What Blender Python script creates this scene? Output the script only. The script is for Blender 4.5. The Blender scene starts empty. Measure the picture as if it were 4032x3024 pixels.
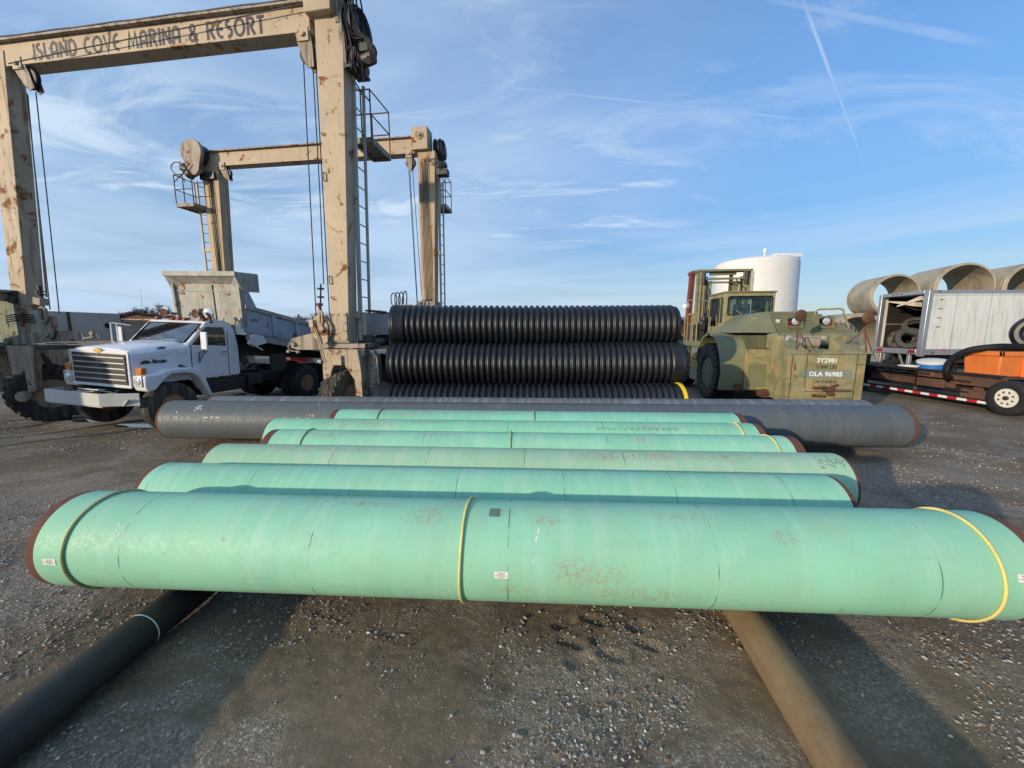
import bpy, bmesh, math, random
from mathutils import Vector, Matrix, Quaternion, noise
random.seed(7)
sc = bpy.context.scene
COL = sc.collection
R = math.radians
V = Vector
# ------------------------------------------------------------------ helpers
def lerp(a, b, t): return a + (b - a) * t

class MB:
    """collects shapes and links them as ONE mesh object"""
    def __init__(s, M=None):
        s.bm = bmesh.new(); s.M = M or Matrix.Identity(4)
    def _v(s, p): return s.bm.verts.new(s.M @ V(p))
    def face(s, pts):
        try: s.bm.faces.new([s._v(p) for p in pts])
        except ValueError: pass
    def box(s, c, d, rz=0, ry=0, rx=0):
        m = Matrix.Translation(V(c)) @ Matrix.Rotation(rz, 4, 'Z') @ Matrix.Rotation(ry, 4, 'Y') @ Matrix.Rotation(rx, 4, 'X')
        h = [x / 2 for x in d]
        vs = [s.bm.verts.new(s.M @ m @ V((x * h[0], y * h[1], z * h[2]))) for x in (-1, 1) for y in (-1, 1) for z in (-1, 1)]
        for f in ((0, 1, 3, 2), (4, 6, 7, 5), (0, 4, 5, 1), (2, 3, 7, 6), (0, 2, 6, 4), (1, 5, 7, 3)):
            s.bm.faces.new([vs[i] for i in f])
        return s
    def b2(s, x0, x1, y0, y1, z0, z1):
        return s.box(((x0 + x1) / 2, (y0 + y1) / 2, (z0 + z1) / 2), (abs(x1 - x0), abs(y1 - y0), abs(z1 - z0)))
    def prism(s, pts, ax, a, b):
        """polygon pts in the plane across axis ax, extruded from a to b. x:(y,z) y:(x,z) z:(x,y)"""
        def P(p, t):
            return (t, p[0], p[1]) if ax == 'x' else ((p[0], t, p[1]) if ax == 'y' else (p[0], p[1], t))
        A = [s._v(P(p, a)) for p in pts]; B = [s._v(P(p, b)) for p in pts]
        s.bm.faces.new(A[::-1]); s.bm.faces.new(B)
        n = len(pts)
        for i in range(n): s.bm.faces.new((A[i], A[(i + 1) % n], B[(i + 1) % n], B[i]))
        return s
    def hexa(s, q0, q1):
        """two quads (4 points each) joined"""
        A = [s._v(p) for p in q0]; B = [s._v(p) for p in q1]
        s.bm.faces.new(A[::-1]); s.bm.faces.new(B)
        for i in range(4): s.bm.faces.new((A[i], A[(i + 1) % 4], B[(i + 1) % 4], B[i]))
        return s
    def lathe(s, prof, o, d, n=32, close=False, arc=None):
        """profile [(along, radius)] about axis d from o"""
        o = V(o); q = V(d).normalized().to_track_quat('Z', 'Y'); rings = []
        for a, r in prof:
            rg = []
            for i in range(n):
                t = 2 * math.pi * i / n
                rg.append(s.bm.verts.new(s.M @ (o + q @ V((r * math.cos(t), r * math.sin(t), a)))))
            rings.append(rg)
        m = len(rings)
        for j in range(m if close else m - 1):
            A, B = rings[j], rings[(j + 1) % m]
            for i in range(n): s.bm.faces.new((A[i], A[(i + 1) % n], B[(i + 1) % n], B[i]))
        if not close:
            if prof[0][1] > 1e-6: s.bm.faces.new(rings[0][::-1])
            if prof[-1][1] > 1e-6: s.bm.faces.new(rings[-1])
        return s
    def cyl(s, p0, p1, r, r1=None, n=16):
        p0 = V(p0); p1 = V(p1); L = (p1 - p0).length
        return s.lathe([(0, r), (L, r if r1 is None else r1)], p0, p1 - p0, n)
    def tube(s, path, r, n=8):
        path = [V(p) for p in path]; rings = []; up = None
        for i, p in enumerate(path):
            d = (path[min(i + 1, len(path) - 1)] - path[max(i - 1, 0)]).normalized()
            if up is None: up = d.orthogonal().normalized()
            up = (up - d * up.dot(d)).normalized(); w = d.cross(up)
            rr = r[i] if isinstance(r, (list, tuple)) else r
            rings.append([s.bm.verts.new(s.M @ (p + up * rr * math.cos(2 * math.pi * k / n) + w * rr * math.sin(2 * math.pi * k / n))) for k in range(n)])
        for A, B in zip(rings, rings[1:]):
            for i in range(n): s.bm.faces.new((A[i], A[(i + 1) % n], B[(i + 1) % n], B[i]))
        s.bm.faces.new(rings[0][::-1]); s.bm.faces.new(rings[-1])
        return s
    def hose(s, path, r, n=8): return s.tube(smooth_path(path), r, n)
    def torus(s, o, d, Rr, r, n=48, k=12, ey=1.0):
        prof = [(r * math.sin(2 * math.pi * i / k) * ey, Rr + r * math.cos(2 * math.pi * i / k)) for i in range(k)]
        return s.lathe(prof, o, d, n, close=True)
    def mesh_from(s, me, M):
        vs = [s.bm.verts.new(s.M @ M @ v.co) for v in me.vertices]
        for p in me.polygons:
            try: s.bm.faces.new([vs[i] for i in p.vertices])
            except ValueError: pass
        return s
    def split(s, name, mat, parent=None, smooth=35, bev=0):
        """every loose piece becomes its own part"""
        left = set(s.bm.verts)
        while left:
            v0 = left.pop(); st = [v0]; isl = {v0}
            while st:
                v = st.pop()
                for e_ in v.link_edges:
                    o_ = e_.other_vert(v)
                    if o_ not in isl: isl.add(o_); st.append(o_)
            left -= isl; q = MB(); mp = {v: q.bm.verts.new(v.co) for v in isl}; fs = {f for v in isl for f in v.link_faces}
            for f in fs:
                try: q.bm.faces.new([mp[v] for v in f.verts])
                except ValueError: pass
            q.build(name, mat, parent, smooth, bev)
        s.bm.free()
    def build(s, name, mat, parent=None, smooth=35, bev=0, seg=2, label=None):
        bmesh.ops.recalc_face_normals(s.bm, faces=s.bm.faces)
        me = bpy.data.meshes.new(name); s.bm.to_mesh(me); s.bm.free()
        me.materials.append(mat)
        if smooth:
            for p in me.polygons: p.use_smooth = True
            me.set_sharp_from_angle(angle=R(smooth))
        o = bpy.data.objects.new(name, me); COL.objects.link(o)
        if parent: o.parent = parent
        if bev:
            b = o.modifiers.new('bevel', 'BEVEL'); b.width = bev; b.segments = seg; b.limit_method = 'ANGLE'; b.angle_limit = R(40); b.harden_normals = False
        if label: o['label'] = label
        return o

def smooth_path(p, k=6):
    p = [V(a) for a in p]; o = []
    for i in range(len(p) - 1):
        a, b, c, d_ = p[max(i - 1, 0)], p[i], p[i + 1], p[min(i + 2, len(p) - 1)]
        for j in range(k):
            t_ = j / k; o.append(.5 * ((2 * b) + (c - a) * t_ + (2 * a - 5 * b + 4 * c - d_) * t_ * t_ + (-a + 3 * b - 3 * c + d_) * t_ ** 3))
    return o + [p[-1]]

def thing(name, label, cat, loc=(0, 0, 0), rz=0, group=None, rot=None):
    o = bpy.data.objects.new(name, None); COL.objects.link(o); o.location = loc
    o.rotation_euler = rot if rot else (0, 0, rz); o.empty_display_size = .2
    o['label'] = label; o['category'] = cat
    if group: o['group'] = group
    return o
def tag(o, label, cat, group=None):
    o['label'] = label; o['category'] = cat
    if group: o['group'] = group
    return o
def struct(o, kind='structure', label=None, cat=None):
    o['kind'] = kind
    if label: o['label'] = label
    if cat: o['category'] = cat
    return o
def dup(root, loc=None, rot=None, label=None, group=None, scale=None):
    r = root.copy(); COL.objects.link(r)
    if loc is not None: r.location = loc
    if rot is not None: r.rotation_euler = rot
    if scale is not None: r.scale = scale
    if label: r['label'] = label
    if group: r['group'] = group
    for ch in list(root.children):
        c = ch.copy(); COL.objects.link(c); c.parent = r
        for g in list(ch.children):
            d = g.copy(); COL.objects.link(d); d.parent = c
    return r
_fc = {}
def text_mesh(txt, size, bold=0.0, ext=0.002, align='CENTER', sx=1.0):
    cu = bpy.data.curves.new('txt', 'FONT'); cu.body = txt; cu.size = size; cu.extrude = ext; cu.offset = bold; cu.align_x = align; cu.resolution_u = 3
    ob = bpy.data.objects.new('txt', cu); COL.objects.link(ob); ob.scale = (sx, 1, 1)
    dg = bpy.context.evaluated_depsgraph_get(); me = bpy.data.meshes.new_from_object(ob.evaluated_get(dg))
    bpy.data.objects.remove(ob); bpy.data.curves.remove(cu)
    return me, sx
def add_text(mb, txt, size, M, **k):
    me, sx = text_mesh(txt, size, **k); mb.mesh_from(me, M @ Matrix.Diagonal((sx, 1, 1, 1))); bpy.data.meshes.remove(me)

# ------------------------------------------------------------------ materials
def nt(name):
    m = bpy.data.materials.new(name); m.use_nodes = True; t = m.node_tree; t.nodes.clear()
    out = t.nodes.new('ShaderNodeOutputMaterial'); b = t.nodes.new('ShaderNodeBsdfPrincipled')
    t.links.new(b.outputs[0], out.inputs[0]); return m, t, b
class G:
    """tiny node graph helper"""
    def __init__(s, t): s.t = t
    def n(s, ty, **k):
        x = s.t.nodes.new(ty)
        for a, b in k.items(): setattr(x, a, b)
        return x
    def l(s, a, b): s.t.links.new(a, b)
    def co(s, out='Object'): return s.n('ShaderNodeTexCoord').outputs[out]
    def map(s, v, sc=(1, 1, 1), loc=(0, 0, 0), rot=(0, 0, 0)):
        m = s.n('ShaderNodeMapping'); s.l(v, m.inputs[0]); m.inputs[1].default_value = loc; m.inputs[2].default_value = rot; m.inputs[3].default_value = sc; return m.outputs[0]
    def noise(s, v, sc, det=6, ro=.6, dist=0, col=False):
        x = s.n('ShaderNodeTexNoise'); s.l(v, x.inputs['Vector']); x.inputs['Scale'].default_value = sc; x.inputs['Detail'].default_value = det
        x.inputs['Roughness'].default_value = ro; x.inputs['Distortion'].default_value = dist
        return x.outputs[1 if col else 0]
    def vor(s, v, sc, feat='F1', out=0, rnd=1):
        x = s.n('ShaderNodeTexVoronoi', feature=feat); s.l(v, x.inputs['Vector']); x.inputs['Scale'].default_value = sc; x.inputs['Randomness'].default_value = rnd
        return x.outputs[out]
    def ramp(s, f, a, b, ca=0., cb=1.):
        x = s.n('ShaderNodeMapRange', interpolation_type='SMOOTHSTEP'); s.l(f, x.inputs[0])
        for i, q in enumerate((a, b, ca, cb)): x.inputs[i + 1].default_value = q
        return x.outputs[0]
    def m(s, op, a, b=0., c=None, clamp=False):
        x = s.n('ShaderNodeMath', operation=op, use_clamp=clamp)
        for i, q in enumerate((a, b) if c is None else (a, b, c)):
            if hasattr(q, 'links') or hasattr(q, 'is_linked'): s.l(q, x.inputs[i])
            else: x.inputs[i].default_value = q
        return x.outputs[0]
    def mix(s, f, a, b, mode='MIX'):
        x = s.n('ShaderNodeMix', data_type='RGBA', blend_type=mode)
        for i, q in ((0, f), (6, a), (7, b)):
            if hasattr(q, 'is_linked'): s.l(q, x.inputs[i])
            elif i == 0: x.inputs[0].default_value = q
            else: x.inputs[i].default_value = (*q, 1)
        return x.outputs[2]
    def bump(s, h, st, dist, nrm=None):
        x = s.n('ShaderNodeBump'); s.l(h, x.inputs['Height']); x.inputs['Strength'].default_value = st; x.inputs['Distance'].default_value = dist
        if nrm: s.l(nrm, x.inputs['Normal'])
        return x.outputs[0]
    def sep(s, v):
        x = s.n('ShaderNodeSeparateXYZ'); s.l(v, x.inputs[0]); return x.outputs
def mul(c, k): return tuple(min(1, x * k) for x in c)

RUST = (.20, .075, .03)
def paint(name, col, rough=.55, metal=0., rust=0., streak=0., var=.18, scale=2.2, bump=.15, rcol=RUST, seed=0., coat=0., dirt=0., dcol=(.09, .07, .05), spec=.5, vax=2, mott=0., mcol=(.5, .5, .5)):
    m, t, b = nt(name); g = G(t); co = g.map(g.co(), loc=(seed, seed * 1.7, seed * .6))
    big = g.noise(co, scale * .5, 5, .6); fine = g.noise(co, scale * 7, 8, .7)
    c = g.mix(g.ramp(big, .3, .7), mul(col, 1 - var), mul(col, 1 + var * .6))
    c = g.mix(g.ramp(fine, .35, .75, 0, .35), c, mul(col, .72))
    h = fine
    if mott: c = g.mix(g.ramp(g.noise(co, scale * 1.3, 7, .65, .6), .5 - mott * .25, .62), c, mcol)
    if dirt:
        s_ = [9, 9, 9]; s_[vax] = .9
        d1 = g.ramp(g.noise(g.map(co, tuple(s_)), 1., 6, .6), .62 - dirt * .3, .85 - dirt * .2)
        c = g.mix(g.m('MULTIPLY', d1, min(1, dirt * 1.3)), c, dcol)
    ro = rough
    if rust:
        n1 = g.noise(co, scale * 1.6, 10, .72, .4)
        th = .70 - rust * .26
        mk = g.ramp(n1, th, th + .06)
        sp = g.ramp(g.noise(co, scale * 9, 6, .7), .74 - rust * .12, .80 - rust * .12)
        mk = g.m('MAXIMUM', mk, sp)
        if streak:
            s_ = [14, 14, 14]; s_[vax] = .55
            st = g.ramp(g.noise(g.map(co, tuple(s_)), .8, 6, .65, .3), .66 - streak * .22, .80 - streak * .2)
            mk = g.m('MAXIMUM', mk, g.m('MULTIPLY', st, .85))
        rc = g.mix(g.ramp(fine, .3, .7), mul(rcol, .55), mul(rcol, 1.5))
        c = g.mix(mk, c, rc); ro_ = g.ramp(mk, 0, 1, rough, .92); g.l(ro_, b.inputs['Roughness'])
        h = g.m('ADD', g.m('MULTIPLY', fine, .5), g.m('MULTIPLY', mk, -.6))
    else:
        g.l(g.ramp(fine, .2, .8, rough * .85, min(1, rough * 1.2)), b.inputs['Roughness'])
    g.l(c, b.inputs['Base Color']); b.inputs['Metallic'].default_value = metal
    b.inputs['Specular IOR Level'].default_value = spec
    if coat: b.inputs['Coat Weight'].default_value = coat; b.inputs['Coat Roughness'].default_value = .12
    if bump: g.l(g.bump(h, bump, .01), b.inputs['Normal'])
    return m
def glassm(name, col=(.02, .035, .04), rough=.04):
    m, t, b = nt(name); g = G(t); co = g.co()
    g.l(g.mix(g.ramp(g.noise(co, 2.5, 5, .6), .4, .7), col, mul(col, 2.2)), b.inputs['Base Color'])
    g.l(g.ramp(g.noise(co, 4, 6, .6), .3, .8, rough, rough * 5), b.inputs['Roughness'])
    b.inputs['Specular IOR Level'].default_value = .9; b.inputs['Coat Weight'].default_value = .6
    return m
def clearglass(name, refl=.35, dmin=.06, dmax=.22):
    m = bpy.data.materials.new(name); m.use_nodes = True; t = m.node_tree; t.nodes.clear(); g = G(t)
    o = g.n('ShaderNodeOutputMaterial'); mx = g.n('ShaderNodeMixShader'); tr = g.n('ShaderNodeBsdfTransparent'); gl = g.n('ShaderNodeBsdfGlossy')
    tr.inputs[0].default_value = (.74, .86, .88, 1); gl.inputs['Roughness'].default_value = .04
    fr = g.n('ShaderNodeLayerWeight'); fr.inputs[0].default_value = refl
    dust = g.ramp(g.noise(g.co(), 5, 7, .65), .35, .8, dmin, dmax)
    g.l(g.m('MAXIMUM', fr.outputs[0], dust), mx.inputs[0]); g.l(tr.outputs[0], mx.inputs[1]); g.l(gl.outputs[0], mx.inputs[2]); g.l(mx.outputs[0], o.inputs[0])
    return m
M = {}
M['beige'] = paint('lift_beige_paint', (.45, .36, .255), .6, rust=.52, streak=.2, var=.15, scale=1.6, dirt=.2, dcol=(.3, .24, .16))
M['beige_rusty'] = paint('lift_beige_rusty_paint', (.43, .345, .245), .62, rust=.64, streak=.5, var=.2, scale=1.8, dirt=.5)
M['beige_stained'] = paint('lift_stained_paint', (.44, .345, .225), .65, rust=.48, streak=.65, var=.2, scale=1.5, dirt=.2, dcol=(.26, .17, .09), rcol=(.30, .14, .06))
M['beige_dirty'] = paint('lift_dirty_paint', (.36, .31, .25), .7, rust=.5, streak=.3, var=.25, scale=2.2, dirt=.7)
M['beige_pale'] = paint('lift_pale_paint', (.44, .41, .35), .6, rust=.3, streak=.2, var=.14, scale=1.4, dirt=.25)
M['letter'] = paint('dark_blue_lettering', (.022, .024, .05), .6, var=.25)
M['cable'] = paint('wire_rope_steel', (.03, .03, .035), .5, metal=.3)
M['hose'] = paint('black_rubber_hose', (.012, .013, .015), .65, var=.3, spec=.25)
M['grease'] = paint('greasy_dark_steel', (.05, .05, .052), .5, rust=.3, var=.3, metal=.3)
M['dsteel'] = paint('dark_chassis_steel', (.022, .022, .025), .6, rust=.28, var=.4, rcol=(.09, .04, .02))
M['tyre'] = paint('tyre_rubber', (.017, .018, .019), .72, var=.4, dirt=.25, dcol=(.05, .045, .035), scale=3)
M['tyre_dusty'] = paint('dusty_tyre_rubber', (.030, .029, .027), .85, var=.4, dirt=.7, dcol=(.14, .12, .085), scale=3)
M['truck_white'] = paint('truck_white_paint', (.74, .76, .80), .28, rust=.06, var=.04, coat=.5, scale=1.2, bump=.04)
M['truck_rust'] = paint('truck_rusty_white_paint', (.68, .69, .70), .4, rust=.5, var=.08, scale=2.5)
M['bumper'] = paint('bumper_grey_paint', (.50, .52, .50), .5, rust=.28, var=.12, scale=3)
M['bed'] = paint('dump_bed_grey_paint', (.27, .275, .255), .55, rust=.46, streak=.35, var=.25, scale=2.0, mott=.4, mcol=(.35, .345, .31), dirt=.5, dcol=(.16, .14, .12))
M['bed_side'] = paint('dump_bed_blue_grey_paint', (.30, .36, .44), .5, rust=.58, streak=.3, var=.2, scale=2.4)
M['chrome'] = paint('chrome', (.75, .76, .78), .12, metal=1., var=.05, bump=0)
M['slat'] = paint('dark_grille_slat', (.20, .205, .21), .45, metal=.6, var=.2)
M['alu'] = paint('worn_aluminium', (.55, .56, .58), .38, metal=.8, var=.15, dirt=.2)
M['rustpart'] = paint('rusted_steel', (.125, .062, .038), .9, var=.4, rust=.6, rcol=(.09, .042, .025), scale=4)
M['amber'] = paint('amber_lens', (.55, .17, .02), .25, var=.15, coat=.5, bump=0)
M['redlens'] = paint('red_lens', (.28, .015, .015), .25, var=.15, coat=.4, bump=0)
M['lamp'] = paint('headlamp_glass', (.75, .77, .78), .1, metal=.5, var=.15, bump=0, coat=.6)
M['glass'] = glassm('dark_window_glass')
M['clear'] = clearglass('window_glass')
M['thin'] = clearglass('clean_window_glass', .15, .02, .10)
M['screen'] = clearglass('windscreen_glass', .5, .30, .48)
M['gold'] = paint('gold_emblem', (.62, .40, .09), .35, metal=.4, var=.2)
M['interior'] = paint('cab_interior', (.05, .06, .065), .8, var=.4)
M['seat'] = paint('cab_seat_vinyl', (.09, .09, .085), .6, var=.3)
M['olive'] = paint('olive_drab_paint', (.185, .193, .100), .62, rust=.30, streak=.12, var=.22, scale=1.5, mott=.3, mcol=(.165, .17, .125), rcol=(.26, .12, .04))
M['olive_worn'] = paint('olive_drab_worn_paint', (.205, .205, .105), .65, rust=.46, streak=.42, var=.25, scale=1.8, mott=.5, mcol=(.30, .27, .145), rcol=(.36, .17, .05))
M['olive_dark'] = paint('olive_dark_paint', (.10, .11, .06), .65, rust=.3, var=.3)
M['white'] = paint('white_marking', (.78, .78, .76), .6, var=.06)
M['patch'] = paint('grey_paint_patch', (.20, .235, .21), .6, var=.12)
M['stencil'] = paint('faded_black_stencil', (.06, .065, .05), .7, var=.4)
M['yellow'] = paint('yellow_warning_plate', (.62, .36, .02), .5, rust=.2, var=.15)
M['orange'] = paint('orange_machine_paint', (.80, .13, .03), .5, rust=.08, var=.12)
M['orange_pl'] = paint('orange_plastic', (.72, .20, .05), .5, var=.12, dirt=.35, dcol=(.35, .11, .035), scale=3)
M['tank'] = paint('white_tank_paint', (.70, .70, .69), .5, rust=.08, streak=.1, var=.05, scale=.35, bump=.05, dirt=.12, dcol=(.55, .5, .42))
M['concrete'] = paint('concrete_pipe', (.30, .27, .21), .9, var=.25, scale=1.4, mott=.35, mcol=(.38, .34, .265), dirt=.5, dcol=(.20, .18, .14), bump=.3)
M['box_white'] = paint('trailer_white_skin', (.66, .68, .68), .45, rust=.10, var=.07, scale=.8, dirt=.55, dcol=(.36, .37, .34), bump=.04)
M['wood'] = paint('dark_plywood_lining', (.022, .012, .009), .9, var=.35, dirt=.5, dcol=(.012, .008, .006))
M['flat'] = paint('black_trailer_paint', (.018, .019, .022), .5, rust=.12, var=.3)
M['flat_rust'] = paint('brown_rusty_trailer_steel', (.10, .055, .04), .8, rust=.4, var=.35)
M['red_tape'] = paint('red_reflective_tape', (.50, .02, .03), .35, var=.12)
M['white_tape'] = paint('white_reflective_tape', (.75, .76, .78), .35, var=.08)
M['rim_white'] = paint('white_wheel_rim', (.72, .71, .66), .45, rust=.15, var=.08)
M['rim_rust'] = paint('rusty_wheel_rim', (.26, .14, .075), .8, rust=.5, var=.3, rcol=(.14, .06, .03))
M['rim_beige'] = paint('beige_wheel_rim', (.30, .255, .19), .7, rust=.4, var=.25, dirt=.5)
M['blue'] = paint('blue_plastic', (.02, .17, .60), .4, var=.12)
M['pailw'] = paint('white_plastic_lid', (.68, .68, .65), .45, var=.1, dirt=.2)
M['black_pl'] = paint('black_polyethylene', (.010, .012, .016), .30, var=.3, bump=.05, spec=.6)
M['black_corr'] = paint('black_corrugated_plastic', (.0065, .0085, .013), .42, var=.35, bump=.08, spec=.55, dirt=.45, dcol=(.028, .027, .025), vax=0, scale=1.2)
M['yellow_band'] = paint('yellow_gasket_film', (.80, .58, .02), .4, var=.1)
M['rope_y'] = paint('yellow_fibre_rope', (.72, .60, .22), .8, var=.2, scale=8)
M['rope_d'] = paint('weathered_yellow_rope', (.48, .44, .20), .85, var=.3, scale=8)
M['steel_end'] = paint('bare_rusted_pipe_end', (.13, .055, .038), .85, var=.25, rust=.5, rcol=(.10, .04, .025), scale=5)
M['paper'] = paint('white_paper_label', (.78, .77, .74), .7, var=.04, bump=0)
M['ink'] = paint('label_ink', (.10, .10, .10), .8, bump=0)
M['chalk'] = paint('white_chalk_mark', (.72, .72, .70), .9, var=.2)
M['culvert'] = paint('grey_green_culvert', (.08, .12, .12), .6, var=.3)
M['barnblue'] = paint('pale_blue_sheeting', (.42, .52, .72), .5, var=.1, scale=.6)
M['redbarrel'] = paint('red_steel_drum', (.22, .03, .03), .5, rust=.4, var=.2)
M['rubble'] = paint('dry_field', (.17, .125, .08), .95, var=.25, scale=.1)
M['bark'] = paint('winter_bark', (.10, .075, .07), .95, var=.3, bump=0)
M['bag'] = paint('torn_insulation_panel', (.60, .55, .45), .8, var=.15, dirt=.3)

def pipecoat(name, col, pale, ring=1.22, off=0., rust=.3, seed=0., spots=(), fade=.3, sheen=.56):
    """epoxy coated pipe, object X runs along the pipe"""
    m, t, b = nt(name); g = G(t); co = g.co(); x, y, z = g.sep(co)[:]
    cs = g.map(co, loc=(seed * 3.1, seed, seed * 2))
    big = g.noise(cs, 1.1, 5, .6, .5)
    c = g.mix(g.ramp(big, .32, .70), mul(col, .93), mul(col, 1.08))
    c = g.mix(g.ramp(g.noise(cs, 2.6, 8, .7, .8), .42, .72, 0, .45), c, (col[0] * 1.25, col[1] * .90, col[2] * .80))
    around = g.noise(g.map(cs, (9, 1.2, 1.2)), 1.3, 5, .6)          # faint bands round the pipe
    c = g.mix(g.ramp(around, .45, .75, 0, fade), c, pale)
    along = g.noise(g.map(cs, (.35, 5, 5)), 1.6, 7, .68, .4)
    c = g.mix(g.ramp(along, .55, .8, 0, .5), c, mul(col, .72))
    fine = g.noise(cs, 26, 7, .7)
    c = g.mix(g.ramp(fine, .55, .75, 0, .28), c, mul(col, .6))
    # dark specks and short scratches
    sp = g.ramp(g.noise(g.map(cs, (1, 1, 1)), 17, 4, .55), .745, .775)
    c = g.mix(g.m('MULTIPLY', sp, .75), c, (.05, .045, .04))
    # weld / hoop lines
    fr = g.m('FRACT', g.m('ADD', g.m('MULTIPLY', x, 1 / ring), 10.3 + off))
    ln = g.ramp(g.m('ABSOLUTE', g.m('SUBTRACT', fr, .5)), .0022, .0045, 1, 0)
    br = g.ramp(g.noise(cs, 6, 3, .5), .42, .56)
    c = g.mix(g.m('MULTIPLY', g.m('MULTIPLY', ln, br), .65), c, (.05, .06, .05))
    # rust scuffs
    th = .695 - rust * .16
    rm = g.ramp(g.noise(g.map(cs, (1.5, 1, 1)), 3.6, 9, .74, 1.1), th, th + .05)
    rm = g.m('MULTIPLY', rm, g.ramp(g.noise(cs, 1.1, 3, .5), .44, .6))
    ang = g.m('MULTIPLY', g.m('ARCTAN2', z, g.m('MULTIPLY', y, -1)), .33)
    rdg = g.m('ABSOLUTE', g.m('SUBTRACT', g.noise(g.map(cs, (1.6, 1, 1), rot=(0, .5, .4)), 5.5, 7, .72, 2.2), .5))
    ridge = g.ramp(rdg, .006, .030, 1, 0)                         # thin branching scrape lines
    blob = g.noise(g.map(cs, (2.2, .8, .8), rot=(0, R(28), 0)), 9, 10, .82, 1.0)
    for (sx, sa, rx, ra, k) in spots:
        d = g.m('SQRT', g.m('ADD', g.m('POWER', g.m('MULTIPLY', g.m('SUBTRACT', x, sx), 1 / rx), 2), g.m('POWER', g.m('MULTIPLY', g.m('SUBTRACT', ang, sa * .33), 1 / ra), 2)))
        reg = g.ramp(g.m('ADD', d, g.m('MULTIPLY', g.m('SUBTRACT', g.noise(cs, 4, 5, .7), .5), 1.6)), .25, 1.05, 1, 0)
        a = g.m('MULTIPLY', reg, g.m('MAXIMUM', g.m('MULTIPLY', ridge, .8), g.ramp(blob, .60 - k * .07, .68 - k * .05)))
        rm = g.m('MAXIMUM', rm, a)
    c = g.mix(g.m('MULTIPLY', rm, .78), c, (.34, .19, .145))
    # free scratches: rust coloured along the pipe, pale round it
    s1 = g.ramp(g.noise(g.map(cs, (1.2, 16, 16), rot=(0, .1, .12)), 2.2, 5, .7, .5), .72, .76); s1 = g.m('MULTIPLY', s1, g.ramp(g.noise(cs, 1.7, 3, .5, ), .46, .6))
    c = g.mix(g.m('MULTIPLY', s1, .5), c, (.22, .14, .10))
    s2 = g.ramp(g.noise(g.map(cs, (26, 1.6, 1.6)), 1.5, 4, .6, .3), .70, .76); s2 = g.m('MULTIPLY', s2, g.ramp(g.noise(cs, 2.3, 3, .5), .48, .6))
    c = g.mix(g.m('MULTIPLY', s2, .40), c, mul(pale, 1.35))
    # grime drips down the flank and dusty belly
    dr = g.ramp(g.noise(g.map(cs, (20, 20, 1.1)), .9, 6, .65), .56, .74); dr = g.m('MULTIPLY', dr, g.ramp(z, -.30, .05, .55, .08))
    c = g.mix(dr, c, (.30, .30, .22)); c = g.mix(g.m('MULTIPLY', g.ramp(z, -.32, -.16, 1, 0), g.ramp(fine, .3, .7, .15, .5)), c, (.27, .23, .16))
    g.l(c, b.inputs['Base Color'])
    g.l(g.ramp(fine, .3, .7, sheen - .06, sheen + .16), b.inputs['Roughness']); b.inputs['Specular IOR Level'].default_value = .38
    g.l(g.bump(g.m('ADD', g.m('MULTIPLY', fine, .3), g.m('MULTIPLY', big, .6)), .12, .01), b.inputs['Normal'])
    return m
EXPOSURE = 0.0; SUN_E = 4.2; SKY_E = .13; SKY_LOW = (.64, .76, .90); SKY_HIGH = (.84, 1.36, 1.80); CLOUD_C = (5.3, 6.3, 7.5); VEIL_C = (3.7, 5.2, 7.35)
# ------------------------------------------------------------------ camera
CH = 2.1; PIT = R(8.0); FPX = 831.0
cam = bpy.data.cameras.new('camera'); cam.sensor_width = 36; cam.lens = 36 * FPX / 2212; cam.clip_end = 6000; cam.clip_start = .05
co_ = bpy.data.objects.new('camera', cam); COL.objects.link(co_); co_.location = (0, 0, CH); co_.rotation_euler = (R(90) - PIT, 0, 0)
sc.camera = co_
sc.view_settings.view_transform = 'Standard'; sc.view_settings.look = 'None'; sc.view_settings.exposure = EXPOSURE; sc.view_settings.gamma = 1
# ------------------------------------------------------------------ light
SUN_EL = R(12.6); SD = V((.77, .64, 0)).normalized()          # travel direction of the light on the ground
sun = bpy.data.lights.new('sun', 'SUN'); sun.energy = SUN_E; sun.angle = R(1.0); sun.color = (1, .81, .55)
so = bpy.data.objects.new('sun', sun); COL.objects.link(so)
dv = V((SD.x * math.cos(SUN_EL), SD.y * math.cos(SUN_EL), -math.sin(SUN_EL))); so.rotation_euler = dv.to_track_quat('-Z', 'Y').to_euler(); so.location = (-20, -16, 9)
w = bpy.data.worlds.new('World'); sc.world = w; w.use_nodes = True; t = w.node_tree; t.nodes.clear(); g = G(t)
out = g.n('ShaderNodeOutputWorld'); bg = g.n('ShaderNodeBackground'); g.l(bg.outputs[0], out.inputs[0]); bg.inputs[1].default_value = SKY_E
sky = g.n('ShaderNodeTexSky'); sky.sky_type = 'NISHITA'; sky.sun_disc = False; sky.sun_elevation = SUN_EL
sky.sun_rotation = math.atan2(-SD.x, -SD.y); sky.air_density = 1.0; sky.dust_density = .6; sky.ozone_density = 2.4
d = g.co('Generated'); dx, dy, dz = g.sep(d)[:]
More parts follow.
